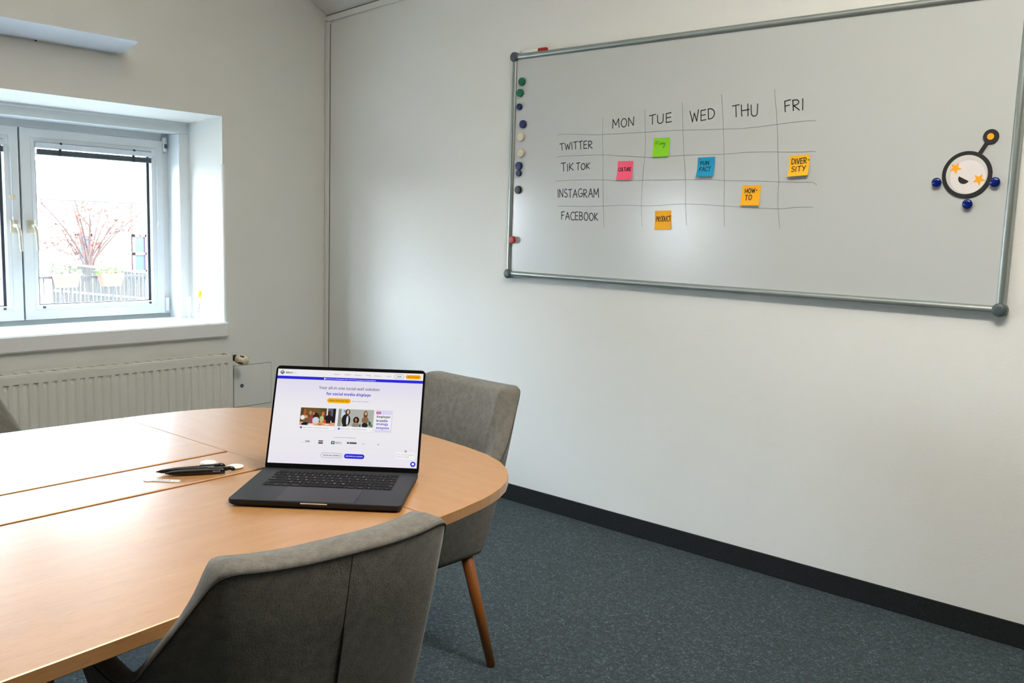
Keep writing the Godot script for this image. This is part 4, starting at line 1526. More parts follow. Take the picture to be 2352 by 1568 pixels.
func sticky_note(n: Array, k: int) -> void:
	var t := thing("sticky_note", n[0], "sticky note", Vector3(BOARD - 0.0005, n[3], n[2]), 0.0, "sticky notes on the whiteboard")
	t.rotation.x = deg_to_rad(n[5])
	var size: float = n[4]
	var curl: float = n[6]
	var place := func(p: Vector2) -> Vector3:      # p runs 0..1 across and up the note
		var q := clampf((0.72 - p.y) / 0.72, 0.0, 1.0)
		return Vector3(-curl * q * q - 0.0004, (p.y - 0.5) * size, (p.x - 0.5) * size)
	var s := tool(true)
	for j in 8:
		var v0 := j / 8.0
		var v1 := (j + 1) / 8.0
		quad(s, place.call(Vector2(0, v0)), place.call(Vector2(1, v0)), place.call(Vector2(1, v1)), place.call(Vector2(0, v1)))
		var back := Vector3(0.0003, 0, 0)
		quad(s, place.call(Vector2(1, v0)) + back, place.call(Vector2(0, v0)) + back, place.call(Vector2(0, v1)) + back, place.call(Vector2(1, v1)) + back)
	var paper := mat("note paper", n[1], 0.85)
	obj("paper", s, paper, t)
	var ink := mat("note ink", n[9], 0.6)
	var above := func(p: Vector2) -> Vector3:
		return place.call(p) + Vector3(-0.0004, 0, 0)
	for q in n[7]:
		s = tool()
		if q[0] == "Funny":
			var cursive := [[0.0, 0.95, 0.42, 1.0], [0.16, 0.98, 0.14, 0.3], [0.02, 0.62, 0.3, 0.66], [0.36, 0.7, 0.36, 0.42, 0.44, 0.34, 0.52, 0.42, 0.53, 0.7, 0.53, 0.36], [0.58, 0.36, 0.6, 0.7, 0.6, 0.55, 0.67, 0.7, 0.7, 0.36], [0.75, 0.36, 0.77, 0.7, 0.77, 0.55, 0.84, 0.7, 0.87, 0.36], [0.92, 0.7, 0.93, 0.45, 1.0, 0.42, 1.04, 0.72, 1.03, 0.2, 0.96, -0.25, 0.84, -0.2, 0.92, 0.1, 1.1, 0.3]]
			for c in cursive:
				var p := []
				for v in line(c):
					p.append(Vector2(lerpf(q[1], q[3], v.x), lerpf(q[2], q[4], v.y)))
				stroke(s, catmull(p, 4), n[8] / size, above)
		else:
			write(s, q[0], Vector2(q[1], q[2]), Vector2(q[1] + 0.01, q[4]), Vector2(q[3], q[2] + 0.02), Vector2(q[3], q[4] + 0.03), n[8] / size, above, 70 + k)
		obj("written_word", s, ink, t)

func build_magnets() -> void:
	var tones := {"green": rgb8(4, 104, 74), "blue": rgb8(8, 28, 86), "cream": rgb8(214, 202, 180), "black": rgb8(24, 27, 29), "red": rgb8(160, 18, 10)}
	var list := [
		["green", 0.0185, -2.7511, 1.9863, "upper of the two green round magnets at the left edge of the whiteboard"],
		["green", 0.0185, -2.7604, 1.9363, "lower of the two green round magnets at the left edge of the whiteboard"],
		["blue", 0.0145, -2.7618, 1.8744, "small dark blue round magnet just below the green magnets"],
		["blue", 0.0185, -2.7373, 1.7944, "large dark blue round magnet just above the two cream magnets"],
		["cream", 0.0185, -2.7468, 1.7363, "upper of the two cream round magnets on the whiteboard"],
		["cream", 0.0185, -2.7437, 1.6634, "lower of the two cream round magnets on the whiteboard"],
		["blue", 0.0185, -2.7540, 1.6065, "large blue round magnet touching a smaller blue one below it"],
		["blue", 0.0148, -2.7531, 1.5725, "small blue round magnet touching a larger blue one above it"],
		["black", 0.0185, -2.7540, 1.4967, "black round magnet at the left edge of the whiteboard"],
		["red", 0.0180, -2.7720, 1.2641, "red round magnet low on the left frame rail of the whiteboard"],
		["blue", 0.0155, -0.9179, 1.5126, "glossy blue pin magnet at the left side of the smiling face sign"],
		["blue", 0.0158, -0.7417, 1.5120, "glossy blue pin magnet at the right side of the smiling face sign"],
		["blue", 0.0158, -0.8171, 1.4422, "glossy blue pin magnet below the smiling face sign"]]
	var mats := {}
	for k in tones:
		mats[k] = mat(k + " magnet", tones[k], 0.45)
	var shiny := mat("glossy blue magnet", rgb8(6, 32, 112), 0.12)
	for k in list.size():
		var q: Array = list[k]
		var x := BOARD
		if q[0] == "red":
			x = BOARD - 0.0118
		var pin := k >= 10
		var t := thing("round_magnet", q[4], "magnet", Vector3(x, q[3], q[2]), 0.0, "round magnets on the whiteboard")
		var r: float = q[1]
		var s := tool(true)
		var turn := Transform3D(Basis(Vector3(0, 0, 1), PI / 2), Vector3.ZERO)
		if pin:
			lathe(s, [Vector2(0, 0), Vector2(r * 0.8, 0), Vector2(r * 0.8, 0.004), Vector2(r * 0.66, 0.0065), Vector2(r * 0.8, 0.0095), Vector2(r, 0.0115), Vector2(r, 0.014), Vector2(r * 0.92, 0.0165), Vector2(r * 0.6, 0.0185), Vector2(0, 0.0194)], 24, turn)
			obj("magnet_body", s, shiny, t)
		else:
			lathe(s, [Vector2(0, 0), Vector2(r, 0), Vector2(r, 0.0085), Vector2(r * 0.985, 0.0100), Vector2(r * 0.94, 0.0110), Vector2(r * 0.86, 0.0112)], 28, turn)
			lathe(s, [Vector2(r * 0.86, 0.0112), Vector2(0, 0.0108)], 28, turn)
			obj("magnet_body", s, mats[q[0]], t)

func build_smiley() -> void:
	var t := thing("smiling_sign", "round white cut-out face sign with star eyes, black rim and a black antenna", "sign", Vector3.ZERO)
	var black := mat("black foam board", rgb8(22, 20, 20), 0.6)
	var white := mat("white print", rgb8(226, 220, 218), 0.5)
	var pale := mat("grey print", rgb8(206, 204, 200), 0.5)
	var gold := mat("amber print", rgb8(244, 166, 12), 0.5)
	var on := facing_minus_x(BOARD)
	var c := Vector2(-0.8292, 1.5375)
	var s := tool()
	slab(s, disc(c.x, c.y, 0.0757, 48), 0.0, 0.0055, on, 0.0005)
	obj("face_rim", s, black, t)
	s = tool()
	slab(s, disc(c.x, c.y, 0.0630, 48), 0.0054, 0.0057, on)
	var face := obj("face", s, pale, t)
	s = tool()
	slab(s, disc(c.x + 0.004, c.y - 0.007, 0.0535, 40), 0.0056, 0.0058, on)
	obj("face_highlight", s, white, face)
	for e in [[-0.8644, 1.5583], [-0.7909, 1.5212]]:
		var p := PackedVector2Array()
		for k in 10:
			var r := 0.0205 if k % 2 == 0 else 0.0088
			var a := deg_to_rad(62.0 + 36.0 * k)
			p.append(Vector2(e[0] + r * cos(a), e[1] + r * sin(a)))
		s = tool()
		slab(s, p, 0.0057, 0.0061, on)
		obj("star_eye", s, gold, face)
	var m := PackedVector2Array()
	for k in 13:
		var a := deg_to_rad(152.5 + 180.0 * k / 12.0)
		m.append(Vector2(-0.8362 + 0.0173 * cos(a), 1.5243 + 0.0173 * sin(a)))
	s = tool()
	slab(s, m, 0.0057, 0.0061, on)
	obj("mouth", s, black, face)
	var a0 := Vector2(-0.7975, 1.602)
	var b0 := Vector2(-0.7735, 1.646)
	var d := (b0 - a0).normalized()
	var nn := Vector2(-d.y, d.x) * 0.0058
	s = tool()
	slab(s, PackedVector2Array([a0 - nn, b0 - nn, b0 + nn, a0 + nn]), 0.0, 0.0052, on)
	obj("antenna_stem", s, black, t)
	s = tool()
	slab(s, disc(-0.7677, 1.6570, 0.0233, 32), 0.0, 0.0055, on, 0.0005)
	var ball := obj("antenna_ball", s, black, t)
	s = tool()
	slab(s, disc(-0.7685, 1.6569, 0.0104, 24), 0.0055, 0.0058, on)
	obj("ball_dot", s, gold, ball)

# ---------------------------------------------------------------- the laptop's picture, drawn point by point
const SW := 1392
const SH := 900
var img: Image

func px_rect(u0: float, v0: float, u1: float, v1: float, c: Color) -> void:
	img.fill_rect(Rect2i(int(u0 * SW), int(v0 * SH), maxi(1, int((u1 - u0) * SW)), maxi(1, int((v1 - v0) * SH))), c)

func blend_px(x: int, y: int, c: Color, a: float) -> void:
	if x >= 0 and y >= 0 and x < SW and y < SH and a > 0.0:
		img.set_pixel(x, y, img.get_pixel(x, y).lerp(c, clampf(a, 0.0, 1.0)))

# a rounded bar, filled or only outlined
func px_pill(u0: float, v0: float, u1: float, v1: float, c: Color, border := 0.0, r := -1.0) -> void:
	var x0 := u0 * SW; var x1 := u1 * SW; var y0 := v0 * SH; var y1 := v1 * SH
	var rad := (y1 - y0) / 2.0 if r < 0 else r
	for y in range(int(y0) - 1, int(y1) + 2):
		for x in range(int(x0) - 1, int(x1) + 2):
			var qx := maxf(absf(x + 0.5 - (x0 + x1) / 2.0) - (x1 - x0) / 2.0 + rad, 0.0)
			var qy := maxf(absf(y + 0.5 - (y0 + y1) / 2.0) - (y1 - y0) / 2.0 + rad, 0.0)
			var d := sqrt(qx * qx + qy * qy) - rad
			var a := clampf(0.5 - d, 0.0, 1.0)
			if border > 0.0:
				a *= clampf(d + border + 0.5, 0.0, 1.0)
			blend_px(x, y, c, a)

func px_blob(u: float, v: float, ru: float, rv: float, c: Color, soft := 1.5) -> void:
	var cx := u * SW; var cy := v * SH; var rx := ru * SW; var ry := rv * SH
	for y in range(int(cy - ry) - 2, int(cy + ry) + 3):
		for x in range(int(cx - rx) - 2, int(cx + rx) + 3):
			var e := Vector2((x + 0.5 - cx) / rx, (y + 0.5 - cy) / ry).length()
			blend_px(x, y, c, (1.0 - e) * minf(rx, ry) / soft + 0.5)

func px_tri(p: Array, c: Color) -> void:
	var x0 := int(floor(minf(p[0].x, minf(p[1].x, p[2].x))))
	var x1 := int(ceil(maxf(p[0].x, maxf(p[1].x, p[2].x))))
	var y0 := int(floor(minf(p[0].y, minf(p[1].y, p[2].y))))
	var y1 := int(ceil(maxf(p[0].y, maxf(p[1].y, p[2].y))))
	var area: float = (p[1] - p[0]).cross(p[2] - p[0])
	if absf(area) < 1e-9:
		return
	for y in range(y0, y1):
		for x in range(x0, x1):
			var hit := 0
			for k in 9:
				var q := Vector2(x + (k % 3) / 3.0 + 0.1667, y + (k / 3) / 3.0 + 0.1667)
				var a: float = (p[1] - p[0]).cross(q - p[0]) / area
				var b: float = (p[2] - p[1]).cross(q - p[1]) / area
				var d: float = (p[0] - p[2]).cross(q - p[2]) / area
				if a >= 0 and b >= 0 and d >= 0:
					hit += 1
			if hit > 0:
				cover[y * SW + x] = minf(1.0, cover.get(y * SW + x, 0.0) + hit / 9.0)

var cover := {}

func letters(text: String, weight := 400, family := "Droid Sans") -> Mesh:
	var f := SystemFont.new()
	f.font_names = PackedStringArray([family])
	f.font_weight = weight
	var t := TextMesh.new()
	t.font = f
	t.text = text
	t.font_size = 48
	t.pixel_size = 0.01
	t.depth = 0.0
	t.curve_step = 2.0
	t.horizontal_alignment = HORIZONTAL_ALIGNMENT_LEFT
	return t

# text from u0 to u1, its x-height band centred on v
func px_text(text: String, u0: float, u1: float, v: float, c: Color, weight := 400, tall := 1.0) -> void:
	var m := letters(text, weight)
	var arr := m.surface_get_arrays(0)
	var vs: PackedVector3Array = arr[Mesh.ARRAY_VERTEX]
	var ids: PackedInt32Array = arr[Mesh.ARRAY_INDEX] if arr[Mesh.ARRAY_INDEX] != null else PackedInt32Array(range(vs.size()))
	var lo := Vector3(1e9, 1e9, 0)
	var hi := Vector3(-1e9, -1e9, 0)
	for p in vs:
		lo = Vector3(minf(lo.x, p.x), minf(lo.y, p.y), 0)
		hi = Vector3(maxf(hi.x, p.x), maxf(hi.y, p.y), 0)
	var k := (u1 - u0) * SW / (hi.x - lo.x)
	cover = {}
	var cy := v * SH
	var my := (lo.y + hi.y) / 2.0
	for i in range(0, ids.size(), 3):
		var tri3 := []
		for q in 3:
			var p: Vector3 = vs[ids[i + q]]
			tri3.append(Vector2(u0 * SW + (p.x - lo.x) * k, cy - (p.y - my) * k * tall))
		px_tri(tri3, c)
	for key in cover:
		blend_px(key % SW, key / SW, c, cover[key])

func screen_picture() -> ImageTexture:
	img = Image.create(SW, SH, true, Image.FORMAT_RGB8)
	var lav := rgb8(222, 218, 236)
	var pale := rgb8(232, 230, 233)
	for y in SH:
		var v := float(y) / SH
		var c := lav.lerp(pale, smoothstep(0.10, 0.42, v)).lerp(rgb8(230, 226, 236), smoothstep(0.72, 1.0, v))
		if v < 0.0755:
			c = rgb8(234, 232, 234)
		img.fill_rect(Rect2i(0, y, SW, 1), c)
	var ink := rgb8(38, 34, 52)
	var indigo := rgb8(60, 40, 190)
	var royal := rgb8(40, 36, 214)
	var amber := rgb8(244, 168, 8)
	var grey := rgb8(120, 118, 126)
	# header with its lozenge mark
	var cx := 0.0300 * SW
	var cy := 0.0360 * SH
	for y in range(int(cy) - 25, int(cy) + 26):
		for x in range(int(cx) - 25, int(cx) + 26):
			var d := absf(x + 0.5 - cx) + absf(y + 0.5 - cy)
			blend_px(x, y, rgb8(20, 20, 26), clampf(3.0 - absf(d - 21.0), 0.0, 1.0))
			blend_px(x, y, rgb8(20, 20, 26), clampf(1.0 - absf(d - 15.0), 0.0, 1.0))
	for q in 9:
		px_blob(0.0250 + q * 0.0008, 0.0340 + q * 0.0022, 0.0026, 0.0036, rgb8(20, 20, 26))
	px_blob(0.0365, 0.0370, 0.0042, 0.0065, rgb8(20, 20, 26))
	px_text("WALLS", 0.0535, 0.1021, 0.0385, rgb8(20, 20, 26), 800)
	px_text(".IO", 0.1065, 0.1257, 0.0390, rgb8(226, 160, 90), 400)
	for q in [["Features", 0.3863, 0.4262], ["Industry", 0.4595, 0.4990], ["Solutions", 0.5314, 0.5757], ["Pricing", 0.6094, 0.6399], ["Resources", 0.6637, 0.7105], ["Contact", 0.7445, 0.7789]]:
		px_text(q[0], q[1], q[2], 0.0405, grey, 500)
		if not q[0] in ["Pricing", "Contact"]:
			for k in 4:
				blend_px(int(q[2] * SW) + 7 + k, int(0.0385 * SH) + k, grey, 0.8)
				blend_px(int(q[2] * SW) + 14 - k, int(0.0385 * SH) + k, grey, 0.8)
	px_pill(0.8016, 0.0178, 0.8676, 0.0600, rgb8(60, 58, 76), 2.0)
	px_text("LOGIN", 0.8200, 0.8500, 0.0392, ink, 600)
	px_pill(0.8805, 0.0175, 0.9838, 0.0605, amber)
	px_text("TRY IT FOR FREE", 0.8930, 0.9710, 0.0392, rgb8(96, 60, 10), 700)
	# banner
	px_rect(0.0, 0.0757, 1.0, 0.1073, royal)
	px_blob(0.3270, 0.0915, 0.0055, 0.0085, Color.WHITE)
	px_text("Exceed your marketing goals with a social wall!", 0.3365, 0.5390, 0.0922, rgb8(240, 240, 255), 700)
	px_text("Learn how in our free webinars.", 0.5430, 0.6787, 0.0922, rgb8(240, 240, 255), 700)
	px_rect(0.5430, 0.1005, 0.6787, 0.1020, rgb8(220, 220, 250))
	# headline
	px_text("Your all-in-one social wall solution", 0.2941, 0.7070, 0.1885, rgb8(34, 30, 46), 500)
	px_text("for social media displays", 0.3482, 0.6513, 0.2560, indigo, 600)
	px_pill(0.3584, 0.2989, 0.5183, 0.3481, amber)
	px_text("CREATE A FREE SOCIAL WALL", 0.3710, 0.5065, 0.3238, rgb8(96, 60, 10), 800)
	px_pill(0.5310, 0.3180, 0.5405, 0.3300, grey, 1.6, 2.0)
	px_text("No credit card required", 0.5490, 0.6391, 0.3245, grey, 400)
	# two picture cards
	for q in [[0.1865, 0.4260], [0.4445, 0.6845]]:
		px_pill(q[0] - 0.0012, 0.4080, q[1] + 0.0012, 0.6440, rgb8(206, 204, 210), 0.0, 4.0)
		px_rect(q[0], 0.4095, q[1], 0.6420, rgb8(238, 237, 240))
	# first picture: friends round a table
	px_rect(0.1865, 0.4095, 0.4260, 0.5950, rgb8(84, 66, 36))
	px_blob(0.27, 0.45, 0.06, 0.05, rgb8(104, 84, 46), 20)
	px_rect(0.3640, 0.4095, 0.3720, 0.5300, rgb8(226, 226, 236))
	px_rect(0.3720, 0.4095, 0.4080, 0.5300, rgb8(90, 90, 112))
	px_rect(0.4080, 0.4095, 0.4260, 0.5950, rgb8(30, 22, 28))
	px_rect(0.1865, 0.5600, 0.4260, 0.5950, rgb8(214, 158, 124))
	for b in [[0.215, 0.47, 0.009, 0.055, 164, 90, 50], [0.232, 0.545, 0.022, 0.048, 110, 88, 66], [0.226, 0.505, 0.012, 0.016, 214, 150, 100], [0.225, 0.585, 0.026, 0.02, 24, 22, 24], [0.254, 0.463, 0.0095, 0.022, 192, 122, 84], [0.262, 0.535, 0.014, 0.045, 150, 70, 70], [0.292, 0.492, 0.019, 0.032, 42, 30, 24], [0.294, 0.541, 0.023, 0.036, 206, 206, 216], [0.276, 0.470, 0.006, 0.016, 196, 128, 90], [0.340, 0.468, 0.0105, 0.024, 204, 104, 76], [0.334, 0.525, 0.015, 0.036, 190, 184, 128], [0.383, 0.462, 0.011, 0.028, 74, 42, 34], [0.382, 0.525, 0.030, 0.045, 34, 24, 34], [0.355, 0.548, 0.009, 0.02, 222, 78, 22], [0.262, 0.585, 0.024, 0.009, 236, 222, 214], [0.325, 0.583, 0.013, 0.011, 196, 112, 56], [0.372, 0.578, 0.016, 0.008, 240, 220, 202], [0.398, 0.552, 0.004, 0.012, 230, 226, 224], [0.375, 0.565, 0.014, 0.007, 120, 60, 30]]:
		px_blob(b[0], b[1], b[2], b[3], rgb8(b[4], b[5], b[6]), 3.0)
	px_blob(0.2030, 0.5140, 0.0165, 0.0260, rgb8(206, 200, 198))
	px_blob(0.2030, 0.5140, 0.0105, 0.0165, rgb8(240, 238, 238))
	px_text("<", 0.2005, 0.2050, 0.5140, rgb8(70, 70, 80), 500)
	# second picture: three colleagues at a grey wall
	px_rect(0.4445, 0.4095, 0.6845, 0.5950, rgb8(170, 174, 166))
	px_rect(0.4445, 0.4095, 0.4640, 0.5950, rgb8(146, 142, 128))
	px_rect(0.4640, 0.4095, 0.5000, 0.5000, rgb8(198, 208, 222))
	px_blob(0.4830, 0.4300, 0.0045, 0.0095, rgb8(70, 120, 190))
	for b in [[0.4990, 0.5270, 0.0290, 0.0640, 28, 30, 34], [0.5080, 0.5300, 0.0080, 0.0520, 212, 214, 214], [0.5060, 0.4400, 0.0165, 0.0290, 70, 40, 28], [0.5080, 0.4390, 0.0080, 0.0220, 224, 178, 152], [0.5020, 0.5860, 0.0240, 0.0120, 26, 26, 30], [0.5680, 0.5230, 0.0200, 0.0360, 40, 28, 24], [0.5670, 0.5200, 0.0070, 0.0190, 186, 118, 84], [0.5660, 0.5760, 0.0230, 0.0300, 138, 130, 120], [0.6290, 0.4620, 0.0130, 0.0420, 104, 58, 36], [0.6300, 0.4500, 0.0070, 0.0190, 216, 168, 138], [0.6290, 0.5210, 0.0230, 0.0370, 136, 100, 70], [0.6290, 0.5740, 0.0200, 0.0260, 30, 36, 34], [0.5230, 0.5890, 0.0200, 0.0080, 218, 200, 190], [0.5960, 0.5800, 0.0050, 0.0160, 84, 54, 40], [0.6620, 0.5560, 0.0080, 0.0220, 60, 86, 62], [0.6740, 0.5780, 0.0090, 0.0180, 112, 132, 100], [0.6560, 0.5400, 0.0030, 0.0160, 50, 66, 50]]:
		px_blob(b[0], b[1], b[2], b[3], rgb8(b[4], b[5], b[6]), 3.0)
	for q in [[0.1865, 0.4260], [0.4445, 0.6845]]:     # what runs over the pictures' edges is cut off; captions below
		px_rect(q[0], 0.5950, q[1], 0.6420, rgb8(238, 237, 240))
		px_rect(q[0] - 0.01, 0.3900, q[1] + 0.01, 0.4096, pale)
		px_blob(q[0] + 0.0125, 0.6195, 0.0075, 0.0115, indigo)
		px_blob(q[0] + 0.0125, 0.6195, 0.0024, 0.0038, Color.WHITE)
		px_text("@walls_io (Walls.io - The Social Wall for Everyone)", q[0] + 0.0265, q[0] + 0.199, 0.6200, rgb8(110, 108, 118), 500)
	# third card
	px_rect(0.6995, 0.4085, 0.8125, 0.6425, rgb8(216, 210, 236))
	px_rect(0.6995, 0.4560, 0.8060, 0.6150, rgb8(236, 235, 240))
	px_pill(0.7015, 0.4240, 0.7310, 0.4480, rgb8(176, 30, 120), 0.0, 3.0)
	px_text("FREE", 0.7060, 0.7265, 0.4360, Color.WHITE, 700)
	px_text("Employer", 0.7059, 0.7980, 0.4800, rgb8(26, 22, 40), 600)
	px_text("brandin", 0.7059, 0.7806, 0.5180, rgb8(26, 22, 40), 600)
	px_text(">", 0.7950, 0.7990, 0.5180, grey, 400)
	px_text("strategy", 0.7063, 0.7861, 0.5580, indigo, 600)
	px_text("template", 0.7067, 0.7945, 0.5975, indigo, 600)
	# row of marks
	px_text("Trusted by the world's leading brands", 0.4268, 0.5741, 0.7115, grey, 400)
	px_text("HMS", 0.2400, 0.2701, 0.7640, rgb8(60, 60, 66), 700)
	px_rect(0.2088, 0.7740, 0.2400, 0.7760, grey)
	px_rect(0.3280, 0.7490, 0.3595, 0.7850, rgb8(72, 74, 88))
	px_rect(0.3280, 0.7590, 0.3595, 0.7690, rgb8(190, 188, 196))
	px_rect(0.4140, 0.7520, 0.4374, 0.7850, rgb8(44, 82, 88))
	px_blob(0.4257, 0.7650, 0.0055, 0.0075, rgb8(220, 226, 226))
	px_rect(0.4247, 0.7690, 0.4267, 0.7790, rgb8(220, 226, 226))
	px_text("NYU", 0.4430, 0.4817, 0.7680, rgb8(70, 72, 80), 400)
	px_pill(0.5203, 0.7555, 0.5345, 0.7735, rgb8(80, 80, 90), 3.0, 2.0)
	px_pill(0.5375, 0.7555, 0.5852, 0.7735, rgb8(80, 80, 90), 3.0, 2.0)
	px_blob(0.6310, 0.7690, 0.0065, 0.0085, rgb8(196, 194, 200))
	px_rect(0.6420, 0.7700, 0.6876, 0.7722, rgb8(206, 204, 210))
	px_blob(0.7320, 0.7690, 0.0045, 0.0070, rgb8(150, 150, 160))
	px_rect(0.7400, 0.7685, 0.7929, 0.7705, rgb8(206, 204, 210))
	px_pill(0.3538, 0.8755, 0.4971, 0.9259, rgb8(80, 78, 96), 2.0)
	px_text("SOCIAL WALL EXAMPLES", 0.3680, 0.4830, 0.9010, rgb8(50, 48, 64), 800)
	px_pill(0.5096, 0.8782, 0.6455, 0.9261, royal)
	px_text("DISCOVER ALL LAYOUTS", 0.5210, 0.6340, 0.9022, Color.WHITE, 800)
	# chat corner
	px_pill(0.8579, 0.8380, 0.9853, 0.9119, rgb8(238, 237, 240), 0.0, 5.0)
	px_text("Pssst... Your brand is sitting on a", 0.8640, 0.9760, 0.8645, rgb8(140, 138, 146), 400)
	px_text("goldmine of content", 0.8640, 0.9300, 0.8880, rgb8(140, 138, 146), 400)
	px_blob(0.9365, 0.8875, 0.0030, 0.0070, rgb8(214, 160, 96))
	px_blob(0.9190, 0.8300, 0.0065, 0.0100, rgb8(70, 66, 74))
	px_blob(0.9190, 0.8310, 0.0040, 0.0060, rgb8(224, 206, 190))
	px_rect(0.9185, 0.8080, 0.9197, 0.8210, rgb8(70, 66, 74))
	px_blob(0.9731, 0.9590, 0.0170, 0.0265, royal)
	px_blob(0.9731, 0.9580, 0.0085, 0.0125, Color.WHITE)
	img.generate_mipmaps()
	return ImageTexture.create_from_image(img)

# ---------------------------------------------------------------- laptop
func build_laptop() -> void:
	var w := 0.3557
	var d := 0.2481
	var yaw := deg_to_rad(51.456)
	var r := Vector3(cos(yaw), 0, sin(yaw))
	var b := Vector3(sin(yaw), 0, -cos(yaw))
	var c := Vector3(0.969, TOP, -1.582) + r * w / 2.0 + b * d / 2.0
	var t := thing("laptop", "open dark grey laptop showing a web page on the table", "laptop", c, -yaw)
	var s := tool(true)
	var hi := 0.0155
	var plan := round_rect(-w / 2, -d / 2, w / 2, d / 2, 0.011, 6)
	# body: plan at several heights, rounded below
	var lev := [[0.010, 0.0022], [0.004, 0.0030], [0.0010, 0.0058], [0.0, 0.0085], [0.0, 0.0143], [0.0004, 0.0151], [0.0011, 0.0155]]
	for k in lev.size() - 1:
		var p0 := shrink(plan, lev[k][0])
		var p1 := shrink(plan, lev[k + 1][0])
		for i in plan.size():
			var i2 := (i + 1) % plan.size()
			quad(s, Vector3(p0[i].x, lev[k][1], -p0[i].y), Vector3(p0[i2].x, lev[k][1], -p0[i2].y), Vector3(p1[i2].x, lev[k + 1][1], -p1[i2].y), Vector3(p1[i].x, lev[k + 1][1], -p1[i].y))
	s.set_smooth_group(-1)
	cap_plan(s, shrink(plan, 0.0011), hi, true)
	cap_plan(s, shrink(plan, 0.010), 0.0022, false)
	obj("base_body", s, M.laptop, t)
	for f in [[-1, -1], [1, -1], [1, 1], [-1, 1]]:
		s = tool(true)
		lathe(s, [Vector2(0, 0), Vector2(0.010, 0), Vector2(0.010, 0.0024), Vector2(0, 0.0024)], 16, Transform3D(Basis.IDENTITY, Vector3(f[0] * 0.14, 0, f[1] * 0.09)))
		obj("rubber_foot", s, M.key, t)
	# keyboard
	var kw := 0.2795
	var kz := -d / 2 + 0.026
	var kd := 0.1155
	s = tool()
	slab(s, round_rect(-kw / 2, -kz - kd, kw / 2, -kz, 0.003, 3), 0.0, 0.0004, lying(hi))
	var board := obj("keyboard", s, M.well, t)
	board.set_meta("label", "black keyboard")
	var rows := [
		[["esc", 1.45], ["F1", 1.0], ["F2", 1.0], ["F3", 1.0], ["F4", 1.0], ["F5", 1.0], ["F6", 1.0], ["F7", 1.0], ["F8", 1.0], ["F9", 1.0], ["F10", 1.0], ["F11", 1.0], ["F12", 1.0], ["", 1.05]],
		[["^", 1.0], ["1", 1.0], ["2", 1.0], ["3", 1.0], ["4", 1.0], ["5", 1.0], ["6", 1.0], ["7", 1.0], ["8", 1.0], ["9", 1.0], ["0", 1.0], ["-", 1.0], ["=", 1.0], ["delete", 1.5]],
		[["tab", 1.5], ["Q", 1.0], ["W", 1.0], ["E", 1.0], ["R", 1.0], ["T", 1.0], ["Y", 1.0], ["U", 1.0], ["I", 1.0], ["O", 1.0], ["P", 1.0], ["[", 1.0], ["]", 1.0], ["|", 1.0]],
		[["caps lock", 1.8], ["A", 1.0], ["S", 1.0], ["D", 1.0], ["F", 1.0], ["G", 1.0], ["H", 1.0], ["J", 1.0], ["K", 1.0], ["L", 1.0], [";", 1.0], ["'", 1.0], ["return", 1.7]],
		[["shift", 2.3], ["Z", 1.0], ["X", 1.0], ["C", 1.0], ["V", 1.0], ["B", 1.0], ["N", 1.0], ["M", 1.0], [",", 1.0], [".", 1.0], ["/", 1.0], ["shift", 2.2]],
		[["fn", 1.0], ["control", 1.0], ["option", 1.0], ["command", 1.25], ["", 5.0], ["command", 1.25], ["option", 1.0], ["<", 1.0], ["^", 1.0], [">", 1.0]]]
	var pz := kd / 6.0
	var legends := tool()
	for j in rows.size():
		var total := 0.0
		for q in rows[j]:
			total += q[1]
		var unit := (kw - 0.003) / total
		var x := -kw / 2 + 0.0015
		for q in rows[j]:
			var kx: float = unit * q[1]
			s = tool()
			cbox(s, Vector3(x + 0.0011, hi + 0.0002, kz + j * pz + 0.0012), Vector3(x + kx - 0.0011, hi + 0.0013, kz + (j + 1) * pz - 0.0010), 0.0004)
			obj("key", s, M.key, board)
			if q[0] != "":
				var tm: TextMesh = letters(q[0], 400)
				var box_ := tm.get_aabb()
				var size := 0.0042 if q[0].length() == 1 else 0.0021
				var k := size / 0.34
				var at := Vector3(x + kx / 2, hi + 0.00145, kz + (j + 0.5) * pz)
				if q[0].length() > 2 and q[1] > 1.3:
					at.x = x + 0.002 + box_.size.x * k / 2 if x < 0 else x + kx - 0.002 - box_.size.x * k / 2
				if j == 5 or (j == 4 and q[0] == "shift"):
					at.z += pz * 0.22
				var tr := Transform3D(Basis(Vector3(k, 0, 0), Vector3(0, 0, -k), Vector3(0, k, 0)), at - Vector3(box_.get_center().x * k, 0, -box_.get_center().y * k))
				legends.append_from(tm, 0, tr)
			x += kx
	obj("key_legends", legends, M.legend, t)
	# trackpad with a fine groove round it
	s = tool()
	var tz := kz + kd + 0.004
	var td := d / 2 - tz - 0.003
	slab(s, round_rect(-0.0815, -tz - td, 0.0815, -tz, 0.003, 3), 0.0, 0.00018, lying(hi))
	obj("trackpad_groove", s, M.key, t)
	s = tool()
	slab(s, round_rect(-0.0811, -tz - td + 0.0004, 0.0811, -tz - 0.0004, 0.003, 3), 0.00015, 0.00032, lying(hi))
	obj("trackpad", s, M.pad, t)
	# front edge notch with its reflected light painted in, ports in the right side
	s = tool()
	cbox(s, Vector3(-0.029, 0.0092, d / 2 - 0.004), Vector3(0.029, 0.0152, d / 2 + 0.0004), 0.0025)
	obj("front_notch", s, M.notch, t)
	for q in [[-0.075, 0.010], [-0.045, 0.015], [-0.10, 0.012]]:
		s = tool()
		cbox(s, Vector3(w / 2 - 0.002, 0.0075, q[0]), Vector3(w / 2 + 0.0003, 0.0112, q[0] + q[1]), 0.001)
		obj("side_port", s, M.key, t)
	# lid, leaning back
	var tilt := deg_to_rad(66.85)
	var hinge := Transform3D(Basis(Vector3.RIGHT, tilt - PI / 2), Vector3(0, hi - 0.004, d / 2 - 0.243))
	s = tool()
